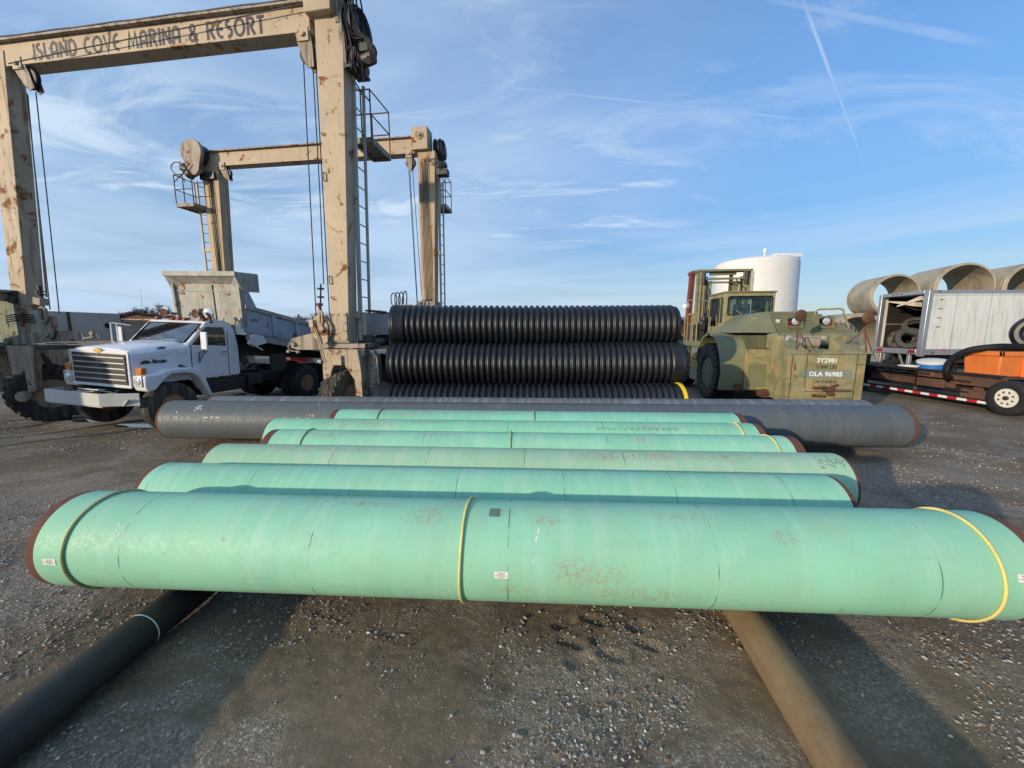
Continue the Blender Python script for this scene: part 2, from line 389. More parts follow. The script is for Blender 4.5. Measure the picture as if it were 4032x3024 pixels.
# thin cirrus: project the direction on a high plane
zz = g.m('ADD', g.m('MAXIMUM', dz, 0.0), .10)
cx = g.n('ShaderNodeCombineXYZ'); g.l(g.m('DIVIDE', dx, zz), cx.inputs[0]); g.l(g.m('DIVIDE', dy, zz), cx.inputs[1])
pl = cx.outputs[0]
veil = g.ramp(g.noise(g.map(pl, (.9, 1.1, 1), (3.1, .7, 0)), .55, 6, .55, .5), .30, .66, 0, 1)
wisp = g.ramp(g.noise(g.map(pl, (1.0, 2.6, 1), (1.3, 6.2, 0), (0, 0, R(-24))), .8, 9, .62, 1.0), .46, .74, 0, 1)
band = g.ramp(g.noise(g.map(d, (1.2, 1.2, 15), (2, 3, 1.2)), 1.0, 6, .55, .6), .34, .68, 0, 1)
low = g.ramp(dz, .03, .34, 1, 0)
leftw = g.ramp(dx, -.5, .62, 1, .14)
high = g.ramp(dz, .06, .3, 0, 1)
vl = g.m('MULTIPLY', g.m('ADD', g.m('MULTIPLY', veil, .55), .42), leftw); cl = g.m('MULTIPLY', g.m('MULTIPLY', veil, .35), leftw)
cl = g.m('MAXIMUM', cl, g.m('MULTIPLY', g.m('MULTIPLY', wisp, high), g.m('ADD', g.m('MULTIPLY', leftw, .45), .35)))
tuft = g.ramp(g.noise(g.map(pl, (1.5, 2.6, 1), (7.9, 2.6, 0), (0, 0, R(-34))), .9, 9, .62, .9), .47, .66, 0, 1)
treg = g.m('MULTIPLY', g.ramp(dz, .16, .26, 0, 1), g.ramp(dz, .34, .50, 1, 0)); cl = g.m('MAXIMUM', cl, g.m('MULTIPLY', g.m('MULTIPLY', tuft, treg), g.ramp(dx, .2, .5, .8, .05)))
cl = g.m('MAXIMUM', cl, g.m('MULTIPLY', g.m('MULTIPLY', band, low), .62))
cl = g.m('MAXIMUM', cl, g.m('MULTIPLY', g.ramp(dz, 0, .22, 1, 0), .42))
def pixdir(u, v):
    r = V(((u - 1106) / FPX, 0, 0)) + V((0, math.cos(PIT), -math.sin(PIT))) + V((0, math.sin(PIT), math.cos(PIT))) * ((829.5 - v) / FPX); return r.normalized()
def contrail(p, q, w0, w1, st, cl):
    """a vapour trail as a great-circle streak between two sky directions"""
    a, b = pixdir(*p), pixdir(*q); n = a.cross(b).normalized(); tdir = (b - a).normalized(); ta, tb = a.dot(tdir), b.dot(tdir)
    def dot(vec):
        x = g.n('ShaderNodeVectorMath', operation='DOT_PRODUCT'); g.l(d, x.inputs[0]); x.inputs[1].default_value = vec; return x.outputs['Value']
    s_ = dot(tdir); f = g.ramp(s_, ta, tb, w0, w1)
    dist = g.m('DIVIDE', g.m('ABSOLUTE', g.m('ADD', dot(n), g.m('MULTIPLY', g.m('SUBTRACT', g.noise(d, 40, 4, .6), .5), .003))), f)
    mk = g.m('MULTIPLY', g.ramp(dist, .2, 1., 1, 0), g.m('MULTIPLY', g.ramp(s_, ta - .02, ta + .1, 0, 1), g.ramp(s_, tb - .12, tb + .01, 1, 0)))
    mk = g.m('MULTIPLY', mk, g.ramp(g.noise(d, 9, 5, .6), .25, .6, .45, 1))
    mk = g.m('MULTIPLY', mk, g.ramp(dy, 0, .05))
    return g.m('MAXIMUM', cl, g.m('MULTIPLY', mk, st))
cl = contrail((1712, -60), (1876, 380), .0045, .0020, .42, cl)
cl = contrail((1000, 178), (1900, 276), .0036, .0026, .27, cl)
cl = contrail((1600, -14), (2212, 110), .0065, .010, .26, cl)
tint = g.mix(g.ramp(dz, .0, .55), SKY_LOW, SKY_HIGH); c = g.mix(1., sky.outputs[0], tint, 'MULTIPLY')
c = g.mix(vl, c, VEIL_C); c = g.mix(cl, c, CLOUD_C)
g.l(c, bg.inputs[0])
# ------------------------------------------------------------------ ground
def axis_pts(a, b, step, far, grow):
    c = [a + i * step for i in range(int(round((b - a) / step)) + 1)]
    s = step; hi = [c[-1]]
    while hi[-1] < far: s *= grow; hi.append(hi[-1] + s)
    s = step; lo = [c[0]]
    while lo[-1] > -far: s *= grow; lo.append(lo[-1] - s)
    return lo[::-1][:-1] + c + hi[1:]
def gz(x, y):
    """height of the yard"""
    p = V((x, y, 0)); f = 1 / (1 + max(0, y - 6) * .12 + abs(x) * .01)
    z = .020 * noise.noise(p * .9) + .010 * noise.noise(p * 2.7 + V((5, 0, 0)))
    if abs(x) < 9 and y < 14:
        z += .006 * noise.noise(p * 8) + .004 * noise.noise(p * 21)
    # wheel ruts dragged over the yard at the right and left
    k = max(0, min(1, (x - 3.4) / 1.5)) * max(0, min(1, (18 - x) / 4)) * max(0, min(1, (y - 3) / 1.5)) * max(0, min(1, (13 - y) / 3))
    u_ = x * .64 + y * .77
    z += k * (.020 * math.sin(u_ * 7 + noise.noise(p * .7) * 4) * (.4 + noise.noise(p * .8 + V((9, 3, 0)))) + .016 * noise.noise(V((u_ * 6, (x * .77 - y * .64) * 1.3, 3))))
    k = max(0, min(1, (-x - 3.2) / 1.2)) * max(0, min(1, (y - 1.6) / .8)) * max(0, min(1, (9 - y) / 3))
    u_ = x * .45 - y * .9
    z += k * .018 * noise.noise(V((u_ * 5, (x * .9 + y * .45) * .8, 8)))
    # dip under the near left corner of the gantry
    z -= .09 * math.exp(-((x + 10.9) ** 2 / 5 + (y - 8.6) ** 2 / 2.5))
    for (px, py, rx, ry) in PUD:
        e = ((x - px) / rx) ** 2 + ((y - py) / ry) ** 2
        if e < 6: k = max(0, min(1, (6 - e) / 4)); z = z * (1 - k) + (-.012 - .012 * max(0, 1 - e / 1.6)) * k
    # pressed tyre lugs in the mud in front of the big pipe
    if .2 < x < 1.35 and 2.0 < y < 2.75:
        for (lx, ly, ang) in LUGS:
            qx, qy = x - lx, y - ly; a = qx * math.cos(ang) + qy * math.sin(ang); b_ = -qx * math.sin(ang) + qy * math.cos(ang)
            e = max(abs(a) / .085, abs(b_) / .04)
            if e < 1.5: z += -.013 * max(0, min(1, (1.12 - e) / .35)) + .006 * math.exp(-((e - 1.3) / .16) ** 2)
    return z - .012
PUD = ((-8.2, 8.45, .8, .18), (-9.9, 8.9, .6, .12))
GRAV = ((.55, 1.8, .9, 1), (1.1, 2.3, .5, .6), (2.5, 2.0, 1.2, 1), (-5.6, 4.6, 2.2, 1), (5.8, 4.8, 2.4, 1), (-1.85, 2.2, .4, .8), (-1.3, 1.7, .3, .6), (-.6, 2.0, .8, -.8), (4.6, 3.2, 1.2, .6), (-4.2, 3.0, 1.0, .7))
LUGS = [(.38, 2.53, .5), (.40, 2.36, -.4), (.43, 2.21, .5), (.60, 2.56, -.5), (.62, 2.40, .5), (.66, 2.25, -.4), (.90, 2.50, .5), (.92, 2.34, -.5)]
X = axis_pts(-4.6, 5.0, .024, 2500, 1.075); Y = [y for y in axis_pts(1.2, 4.4, .016, 3000, 1.045) if y > -60]
me = bpy.data.meshes.new('ground'); vs = [(x, y, gz(x, y)) for y in Y for x in X]; nx = len(X)
me.from_pydata(vs, [], [(j * nx + i, j * nx + i + 1, (j + 1) * nx + i + 1, (j + 1) * nx + i) for j in range(len(Y) - 1) for i in range(nx - 1)])
for p in me.polygons: p.use_smooth = True
gnd = bpy.data.objects.new('ground', me); COL.objects.link(gnd); struct(gnd)
m, t, b = nt('gravel_and_mud'); g = G(t); co = g.co(); gx, gy, gzz = g.sep(co)[:]
wp = g.noise(co, .55, 4, .6, .8)
patch = g.noise(g.map(co, (1, 1.25, 1), (2.4, 7.7, 0)), .85, 7, .66, .7)
for (qx, qy, qr, qk) in GRAV:
    vd = g.m('ADD', g.m('POWER', g.m('SUBTRACT', gx, qx), 2), g.m('POWER', g.m('MULTIPLY', g.m('SUBTRACT', gy, qy), 1.3), 2))
    patch = g.m('ADD', patch, g.ramp(vd, 0, qr * qr, qk * .115, 0))
patch = g.m('ADD', patch, g.m('MULTIPLY', g.m('SUBTRACT', g.noise(co, 5, 6, .75), .5), .22)); grav = g.ramp(patch, .47, .64)                                    # where loose stone lies on the mud
farg = g.ramp(gy, 4.5, 11, 0, 1); grav = g.m('MAXIMUM', grav, g.m('MULTIPLY', farg, g.ramp(patch, .42, .60, 0, .7)))
brown = g.mix(g.ramp(wp, .35, .65), (.180, .138, .092), (.120, .094, .066))
brown = g.mix(g.ramp(g.noise(co, 9, 8, .7), .4, .75, 0, .7), brown, (.24, .185, .125))
wob = g.n('ShaderNodeVectorMath', operation='ADD'); g.l(co, wob.inputs[0]); wv = g.n('ShaderNodeVectorMath', operation='SCALE'); g.l(g.noise(co, 14, 5, .7, 0, True), wv.inputs[0]); wv.inputs['Scale'].default_value = .05; g.l(wv.outputs[0], wob.inputs[1])
st = g.vor(wob.outputs[0], 62, 'F1', 1); sts = g.vor(wob.outputs[0], 62, 'F1', 0)
sv = g.n('ShaderNodeSeparateColor'); g.l(st, sv.inputs[0])
stone = g.mix(sv.outputs[0], (.23, .20, .165), (.44, .405, .355)); stone = g.mix(g.ramp(sv.outputs[1], .90, .96), stone, (.52, .49, .44)); stone = g.mix(g.ramp(sv.outputs[2], .0, .35, .7, 0), stone, (.10, .08, .065))
smask = g.ramp(sts, .012, .0165, 1, 0)
sm2 = g.m('MULTIPLY', g.ramp(sts, .25, .6, 1, .35), grav)
sparse = g.m('MULTIPLY', g.ramp(sv.outputs[2], .80, .86), g.ramp(sts, .2, .5, .8, 0))
msk = g.m('MAXIMUM', sm2, sparse)
c = g.mix(g.m('MULTIPLY', msk, .85), brown, stone)
# far yard and the fields beyond
c = g.mix(g.ramp(gy, 8, 26, 0, .55), c, g.mix(g.ramp(g.noise(co, .35, 6, .6), .35, .65), (.215, .19, .165), (.14, .127, .115)))
c = g.mix(g.ramp(gy, 40, 60), c, g.mix(g.ramp(g.noise(g.map(co, (.02, .2, 1)), 1, 4, .5), .4, .6), (.30, .22, .13), (.22, .17, .10)))
g.l(c, b.inputs['Base Color'])
wet = g.m('MULTIPLY', g.ramp(wp, .52, .66), g.ramp(patch, .35, .5, 1, 0)); g.l(g.ramp(wet, 0, 1, .93, .62), b.inputs['Roughness'])
b.inputs['Specular IOR Level'].default_value = .35
hh = g.m('ADD', g.m('MULTIPLY', g.m('SUBTRACT', 1., sts), g.m('MULTIPLY', msk, .75)), g.m('MULTIPLY', g.noise(co, 34, 9, .78), 1.5))
b1 = g.bump(hh, .55, .018); g.l(b1, b.inputs['Normal'])
me.materials.append(m)
# loose stones as real geometry
def patch_n(x, y):
    v = noise.fractal(V((x * .85, y * 1.05, 3.3)), .8, 2.2, 4) * .8
    for (qx, qy, qr, qk) in GRAV: v += qk * .15 * max(0, 1 - ((x - qx) ** 2 + ((y - qy) * 1.3) ** 2) / (qr * qr))
    return v
NS = 42000; verts = []; faces = []; cols = []
rs = random.Random(5); cnt = 0
while cnt < NS:
    y = 1.0 + 8.5 * rs.random() ** 1.9; x = rs.uniform(-1, 1) * (1.5 + y * 1.35)
    dens = patch_n(x, y)
    if rs.random() > (.03 + max(0, dens - .06) * 3.4): continue
    s_ = (.0026 + .0085 * rs.random() ** 5.5) * (1 + .10 * y)
    if rs.random() < .0025: s_ *= 2.2
    z0 = gz(x, y) + s_ * .25; k0 = len(verts)
    a = rs.uniform(0, 6.28); ex, ey, ez = s_ * rs.uniform(.8, 1.6), s_ * rs.uniform(.6, 1.1), s_ * rs.uniform(.4, .8)
    ca, sa = math.cos(a), math.sin(a)
    for (p, q, r_) in ((1, 0, .1), (.2, 1, -.1), (-1, .2, .1), (-.1, -1, -.2), (.15, .1, 1), (.5, .6, .65), (-.6, -.3, .7), (.4, -.6, .6)):
        p += rs.uniform(-.25, .25); q += rs.uniform(-.25, .25)
        verts.append((x + p * ex * ca - q * ey * sa, y + p * ex * sa + q * ey * ca, z0 + r_ * ez))
    for f in ((0, 1, 5), (1, 2, 5), (5, 2, 4), (0, 5, 4), (2, 3, 6), (2, 6, 4), (3, 0, 7), (0, 4, 7), (6, 3, 7), (6, 7, 4)):
        faces.append(tuple(k0 + i for i in f))
    cols.append(rs.random()); cnt += 1
me = bpy.data.meshes.new('gravel'); me.from_pydata(verts, [], faces)
at = me.attributes.new('tone', 'FLOAT', 'FACE')
vals = []
for c_ in cols: vals += [c_] * 10
at.data.foreach_set('value', vals)
gr = bpy.data.objects.new('gravel', me); COL.objects.link(gr); struct(gr, 'stuff', 'loose grey and white stones scattered over the muddy yard', 'gravel')
m, t, b = nt('loose_stone'); g = G(t); a_ = g.n('ShaderNodeAttribute'); a_.attribute_name = 'tone'; f = a_.outputs['Fac']
c = g.mix(f, (.19, .17, .145), (.44, .42, .385)); c = g.mix(g.ramp(f, .94, .96), c, (.62, .59, .53)); c = g.mix(g.ramp(f, .16, .2, 1, 0), c, (.24, .15, .09))
g.l(c, b.inputs['Base Color']); b.inputs['Roughness'].default_value = .85; me.materials.append(m)
# rain puddles by the truck's front wheels
m, t, b = nt('puddle_water'); b.inputs['Base Color'].default_value = (.03, .03, .03, 1); b.inputs['Roughness'].default_value = .03
for (px, py, rx, ry, sd) in ((-8.2, 8.45, .8, .18, 1), (-9.9, 8.9, .6, .12, 2)):
    mb = MB(); pts = []
    for i in range(28):
        a = i / 28 * 6.283; k = 1 + .35 * noise.noise(V((math.cos(a) * 1.5, math.sin(a) * 1.5, sd * 3.)))
        pts.append((px + rx * k * math.cos(a), py + ry * k * math.sin(a), -.024))
    mb.face(pts); o = mb.build('puddle', m, smooth=0); struct(o)

# ------------------------------------------------------------------ coated steel pipes (object x = along the pipe)
def pipe_thing(name, label, cat, A, B, zc, Rr, mat, group, bareL=.07, bareR=.07, seg=72, sink=0):
    ax = V((B[0] - A[0], B[1] - A[1], 0)); L = ax.length; rz = math.atan2(ax.y, ax.x)
    th = thing(name, label, cat, ((A[0] + B[0]) / 2, (A[1] + B[1]) / 2, zc), rz, group)
    h = L / 2; n = 24
    prof = [(-h + bareL + (L - bareL - bareR) * i / n, Rr) for i in range(n + 1)]
    mb = MB(); q = [(a, r) for a, r in prof]
    full = [(prof[0][0], Rr - .003)] + q + [(prof[-1][0], Rr - .003)]
    mb.lathe(full, (0, 0, 0), (1, 0, 0), seg)
    # open shell: remove end caps
    bmesh.ops.delete(mb.bm, geom=[f for f in mb.bm.faces if len(f.verts) > 4], context='FACES')
    mb.build('coating', mat, th)
    for s, bl in ((-1, bareL), (1, bareR)):
        e = MB(); w = .012
        e.lathe([(s * (h - bl - .002), Rr - .0035), (s * (h - .004), Rr - .0035), (s * h, Rr - .007), (s * h, Rr - w), (s * (h - .9), Rr - w - .001)], (0, 0, 0), (1, 0, 0), seg)
        bmesh.ops.delete(e.bm, geom=[f for f in e.bm.faces if len(f.verts) > 4], context='FACES')
        e.build('bare_end', M['steel_end'], th)
    # lining so the pipe is hollow and dark
    e = MB(); e.lathe([(-h + .88, Rr - .014), (h - .88, Rr - .014)], (0, 0, 0), (1, 0, 0), seg)
    bmesh.ops.delete(e.bm, geom=[f for f in e.bm.faces if len(f.verts) > 4], context='FACES')
    e.build('inner_wall', M['rustpart'], th)
    return th, L
def rope_ring(th, x, Rr, mat, lean=0., rt=.0088, droop=0.):
    """laid rope tied round a pipe"""
    n, k = 900, 10; bm = bmesh.new(); rings = []
    for i in range(n):
        a = 2 * math.pi * i / n; rr = Rr + rt * .95
        # slack below the pipe
        c = V((x + lean * math.cos(a) + .004 * math.sin(3 * a + x), rr * math.cos(a), rr * math.sin(a)))
        if droop: c = V((c.x, c.y, c.z - droop * max(0, -math.sin(a)) ** 6))
        rad = V((0, math.cos(a), math.sin(a))); ring = []
        for j in range(k):
            t_ = 2 * math.pi * j / k; r_ = rt * (1 + .15 * math.cos(3 * t_ + 96 * a))
            ring.append(bm.verts.new(c + rad * r_ * math.cos(t_) + V((1, 0, 0)) * r_ * math.sin(t_)))
        rings.append(ring)
    for i in range(n):
        A, B = rings[i], rings[(i + 1) % n]
        for j in range(k): bm.faces.new((A[j], A[(j + 1) % k], B[(j + 1) % k], B[j]))
    mb = MB(); mb.bm.free(); mb.bm = bm
    return mb.build('rope', mat, th, smooth=80)
def wrap(mb, strokes, x, ang, Rr, size, wd, rot=0., lift=.0015):
    """thin ribbons laid on the pipe skin; strokes in unit coordinates (u right, v up)"""
    for st_ in strokes:
        P = []
        for (u, v) in st_:
            a, b_ = u * math.cos(rot) - v * math.sin(rot), u * math.sin(rot) + v * math.cos(rot); P.append(V((a * size, b_ * size)))
        L_ = []; Q = []
        for i, p in enumerate(P):
            d_ = (P[min(i + 1, len(P) - 1)] - P[max(i - 1, 0)]); d_ = d_.normalized() if d_.length > 1e-9 else V((1, 0)); nrm = V((-d_.y, d_.x)) * wd / 2
            for lst, q in ((L_, p + nrm), (Q, p - nrm)):
                th_ = ang + q.y / Rr; rr = Rr + lift; lst.append((x + q.x, -rr * math.cos(th_), rr * math.sin(th_)))
        for i in range(len(P) - 1): mb.face((L_[i], L_[i + 1], Q[i + 1], Q[i]))
DIG = {'3': [[(0, .9), (.15, 1), (.4, 1), (.5, .8), (.35, .55), (.2, .52), (.4, .48), (.52, .25), (.4, 0), (.12, 0), (0, .12)]],
       '0': [[(.25, 1), (.05, .8), (.02, .4), (.2, 0), (.42, .1), (.5, .5), (.42, .9), (.25, 1)]],
       '6': [[(.45, 1), (.15, .75), (.02, .3), (.2, 0), (.45, .1), (.45, .4), (.2, .5), (.05, .3)]],
       '7': [[(0, 1), (.5, 1), (.2, 0)], [(.15, .5), (.45, .5)]],
       '9': [[(.48, .7), (.3, .5), (.05, .6), (.1, .95), (.4, 1), (.48, .7), (.4, 0)]],
       '4': [[(.1, 1), (0, .5), (.5, .45)], [(.4, 1), (.35, 0)]], 'E': [[(.5, 1), (.1, .9), (.1, .1), (.5, 0)], [(.1, .5), (.4, .52)]],
       '.': [[(.1, 0), (.2, 0)]], '/': [[(0, 0), (.4, 1)]], '-': [[(0, .5), (.4, .5)]], '"': [[(.1, 1), (.1, .8)], [(.3, 1), (.3, .8)]]}
def hand(txt, sp=.72):
    out_ = []; n = len(txt)
    for i, ch in enumerate(txt):
        for s_ in DIG.get(ch, []): out_.append([(u + (i - n / 2) * sp, v - .5) for u, v in s_])
    return out_
def paper(th, x, ang, Rr, w=.088, h=.044):
    mb = MB(); n = 6; rr = Rr + .002
    for i in range(n):
        a0, a1 = ang + (i / n - .5) * h / Rr, ang + ((i + 1) / n - .5) * h / Rr
        mb.face([(x - w / 2, -rr * math.cos(a0), rr * math.sin(a0)), (x + w / 2, -rr * math.cos(a0), rr * math.sin(a0)), (x + w / 2, -rr * math.cos(a1), rr * math.sin(a1)), (x - w / 2, -rr * math.cos(a1), rr * math.sin(a1))])
    lb = mb.build('paper_label', M['paper'], th)
    mb = MB(); rs = random.Random(int(x * 100) + 9)
    for r_, (a, b_) in enumerate(((-.30, .32), (-.22, .18), (-.44, .44), (-.20, .22))):
        u = a
        while u < b_:
            l_ = rs.uniform(.03, .09); mb_y = (.30 - r_ * .2) * h
            wrap(mb, [[(u * w, mb_y), (min(b_, u + l_) * w, mb_y)]], x, ang, Rr + .0015, 1, .0040); u += l_ + .03
    mb.build('printed_lines', M['ink'], lb, smooth=0)
    return lb
GREEN = (.265, .585, .42); PALE = (.45, .66, .56)
GP = 'green coated steel pipes laid side by side'
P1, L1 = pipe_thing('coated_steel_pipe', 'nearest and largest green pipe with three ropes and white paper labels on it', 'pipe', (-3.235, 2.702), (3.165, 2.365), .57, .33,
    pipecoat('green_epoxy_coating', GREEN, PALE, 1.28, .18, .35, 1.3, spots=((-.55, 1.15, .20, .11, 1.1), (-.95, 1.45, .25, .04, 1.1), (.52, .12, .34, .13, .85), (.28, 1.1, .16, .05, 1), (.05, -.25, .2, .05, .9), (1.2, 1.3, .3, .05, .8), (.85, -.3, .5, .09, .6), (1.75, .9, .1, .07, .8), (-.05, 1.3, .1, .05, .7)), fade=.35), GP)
rope_ring(P1, -2.90, .33, M['rope_d'], .02); rope_ring(P1, -.265, .33, M['rope_y'], .012, droop=.012); rope_ring(P1, 2.915, .33, M['rope_y'], -.01, droop=.014)
paper(P1, -3.02, .02, .33); paper(P1, -.015, .06, .33); paper(P1, 3.045, .30, .33)
mb = MB(); wrap(mb, [[(-.01, .09), (0, .02), (-.015, -.06)], [(.035, .07), (.03, .0)]], -2.60, .55, .33, 1, .006); wrap(mb, [[(.02, .10), (.0, .03), (-.02, -.10)]], .20, .62, .33, 1, .009)
mb.split('white_scratch', M['chalk'], P1, smooth=0)
# faded square stamp and rubbed patch near the middle
mb = MB(); wrap(mb, [[(-.035, .034), (.035, .034)], [(-.035, -.02), (.035, -.02)], [(-.035, -.032), (.035, -.032)], [(-.035, .022), (.035, .022)]], -.075, 1.27, .33, 1, .009); wrap(mb, [[(-.038, 0), (.038, 0)]], -.075, 1.27, .33, 1, .05, lift=.001)
mb.build('grey_stamp', paint('faded_grey_stamp', (.12, .19, .16), .8, var=.4, scale=12), P1, smooth=0)
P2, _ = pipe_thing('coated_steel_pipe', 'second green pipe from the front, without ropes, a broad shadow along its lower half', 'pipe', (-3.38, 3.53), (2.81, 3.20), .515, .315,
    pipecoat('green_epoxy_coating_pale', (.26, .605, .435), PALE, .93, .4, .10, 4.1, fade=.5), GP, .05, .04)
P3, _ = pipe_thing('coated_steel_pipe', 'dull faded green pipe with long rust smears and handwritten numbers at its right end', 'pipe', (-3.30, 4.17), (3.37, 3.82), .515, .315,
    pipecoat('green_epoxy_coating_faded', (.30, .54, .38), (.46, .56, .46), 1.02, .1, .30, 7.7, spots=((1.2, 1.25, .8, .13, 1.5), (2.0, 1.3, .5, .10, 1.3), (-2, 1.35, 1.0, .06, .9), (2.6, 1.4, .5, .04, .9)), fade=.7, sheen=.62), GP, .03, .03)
mb = MB(); wrap(mb, hand('30'), 3.24, 1.12, .315, .075, .006, R(65)); wrap(mb, hand('77'), 3.15, 1.05, .315, .075, .006, R(65)); wrap(mb, hand('.679'), 3.05, .98, .315, .06, .005, R(65))
mb.split('handwritten_number', M['ink'], P3, smooth=0)
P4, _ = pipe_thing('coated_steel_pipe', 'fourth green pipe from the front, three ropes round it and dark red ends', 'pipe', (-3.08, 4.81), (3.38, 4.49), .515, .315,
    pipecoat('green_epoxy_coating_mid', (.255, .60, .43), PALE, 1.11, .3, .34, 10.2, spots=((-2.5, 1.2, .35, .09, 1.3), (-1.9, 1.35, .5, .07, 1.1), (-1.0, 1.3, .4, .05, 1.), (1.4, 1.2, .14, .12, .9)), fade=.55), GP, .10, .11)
rope_ring(P4, -2.74, .315, M['rope_d'], -.02, .008); rope_ring(P4, -.16, .315, M['rope_d'], 0, .0075); rope_ring(P4, 2.93, .315, M['rope_y'], -.012, .008)
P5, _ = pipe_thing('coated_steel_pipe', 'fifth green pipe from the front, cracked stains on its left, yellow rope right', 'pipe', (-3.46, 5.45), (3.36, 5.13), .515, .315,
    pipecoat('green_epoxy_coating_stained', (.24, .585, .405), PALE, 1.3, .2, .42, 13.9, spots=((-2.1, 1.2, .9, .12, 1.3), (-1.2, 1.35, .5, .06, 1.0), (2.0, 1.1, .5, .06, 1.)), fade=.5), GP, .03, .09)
rope_ring(P5, 3.10, .315, M['rope_y'], -.014, .009)
mb = MB()
for r_ in range(2):
    u = 1.2
    while u < 2.3:
        l_ = random.uniform(.02, .06); wrap(mb, [[(u, -.03 * r_), (u + l_, -.03 * r_)]], 0, 1.05, .315, 1, .014); u += l_ + random.uniform(.012, .05)
mb.build('stencilled_line', paint('faded_green_stencil', (.13, .30, .20), .8, var=.3), P5, smooth=0)
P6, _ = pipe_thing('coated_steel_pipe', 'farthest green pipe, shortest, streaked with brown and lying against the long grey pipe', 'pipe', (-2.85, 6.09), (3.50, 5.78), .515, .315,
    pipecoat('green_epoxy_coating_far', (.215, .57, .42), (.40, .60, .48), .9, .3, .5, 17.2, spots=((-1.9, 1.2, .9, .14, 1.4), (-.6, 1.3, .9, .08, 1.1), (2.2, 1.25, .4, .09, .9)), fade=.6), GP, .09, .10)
rope_ring(P6, -2.42, .315, M['rope_d'], -.015, .009); rope_ring(P6, .02, .315, M['rope_d'], 0, .008)
GG = 'long dark grey steel pipes'
GREY = (.088, .112, .128)
G7, _ = pipe_thing('grey_coated_pipe', 'front long grey pipe with white chalk marks near its left end', 'pipe', (-6.13, 6.80), (6.50, 6.30), .50, .345,
    pipecoat('grey_epoxy_coating', GREY, (.135, .160, .178), 1.9, .1, .26, 20.5, spots=((-3.6, .5, .12, .06, 1.), (-.4, 1.2, .3, .08, .9)), fade=.5, sheen=.5), GG, .05, .07)
mb = MB(); wrap(mb, hand('4E', .6), -5.62, .85, .345, .11, .010, R(-70)); wrap(mb, [[(0, 0), (.07, 0)], [(.12, .01), (.15, .01)], [(.2, 0), (.27, 0)], [(1.4, 0), (1.44, 0)], [(1.62, 0), (1.68, 0)], [(1.78, 0), (1.83, 0)]], -5.45, .35, .345, 1, .014)
wrap(mb, [[(0, .3), (.0, .22)], [(-.05, .0), (-.06, -.1), (-.05, -.13)], [(.0, 0), (-.02, -.08)]], -3.55, .5, .345, 1, .018); wrap(mb, [[(-.02, 0), (.0, 0)]], -5.95, .6, .345, 1, .02); wrap(mb, [[(-.02, 0), (.0, 0)]], -5.93, .33, .345, 1, .02)
mb.split('chalk_mark', M['chalk'], G7, smooth=0)
mb = MB(); wrap(mb, [[(-.08, .05), (.08, .05), (.08, -.05), (-.08, -.05), (-.08, .05)], [(.03, .05), (.03, -.05)]], 4.35, 1.0, .345, 1, .012); wrap(mb, [[(0, 0), (.12, .01), (.07, -.03)]], -4.5, 1.1, .345, 1, .02)
mb.split('dark_stamp', M['ink'], G7, smooth=0)
G8, _ = pipe_thing('grey_coated_pipe', 'long grey pipe behind the other, dusty pale streak along its top', 'pipe', (-5.92, 7.52), (6.60, 7.06), .46, .345,
    pipecoat('grey_epoxy_coating_dusty', (.115, .140, .160), (.27, .30, .32), 1.7, .3, .36, 25.1, spots=((.2, 1.2, .35, .1, 1.2), (-3.9, 1.3, .3, .1, .7)), fade=.9, sheen=.55), GG, .04, .04)
# skid pipes under them
m_l = paint('dark_bare_pipe', (.030, .028, .027), .6, var=.35, dirt=.35, dcol=(.15, .105, .07), vax=0, metal=0, spec=.4)
m_r = paint('brown_rusted_pipe', (.185, .125, .07), .85, var=.25, dirt=.5, dcol=(.10, .068, .045), vax=0, mott=.3, mcol=(.19, .135, .08), scale=4, bump=.35)
def skid(label, x0, y0, x1, y1, m, rad=.118):
    ax = V((x1 - x0, y1 - y0, 0)); L = ax.length
    mb = MB(); n = 40
    mb.lathe([(-L / 2, rad - .02), (-L / 2, rad)] + [(-L / 2 + L * i / n, rad) for i in range(1, n)] + [(L / 2, rad), (L / 2, rad - .02)], (0, 0, 0), (1, 0, 0), 48)
    o = mb.build('support_pipe', m); o.location = ((x0 + x1) / 2, (y0 + y1) / 2, rad - .015); o.rotation_euler = (0, R(.4), math.atan2(ax.y, ax.x)); tag(o, label, 'pipe', 'thin pipes laid under the others as skids'); return o
s1 = skid('dark thin pipe at the bottom left carrying the big pipes, white painted ring round it', -2.53, .35, -2.28, 7.7, m_l)
mb = MB(); mb.lathe([(-.004, .1185), (.004, .1187)], (0, 0, 0), (1, 0, 0), 48); bmesh.ops.delete(mb.bm, geom=[f for f in mb.bm.faces if len(f.verts) > 4], context='FACES')
o = mb.build('painted_ring', M['chalk'], s1); o.location = (-1.72, 0, 0)
skid('brown rusty thin pipe at the lower right carrying the big pipes', 1.40, .6, 2.30, 7.7, m_r)

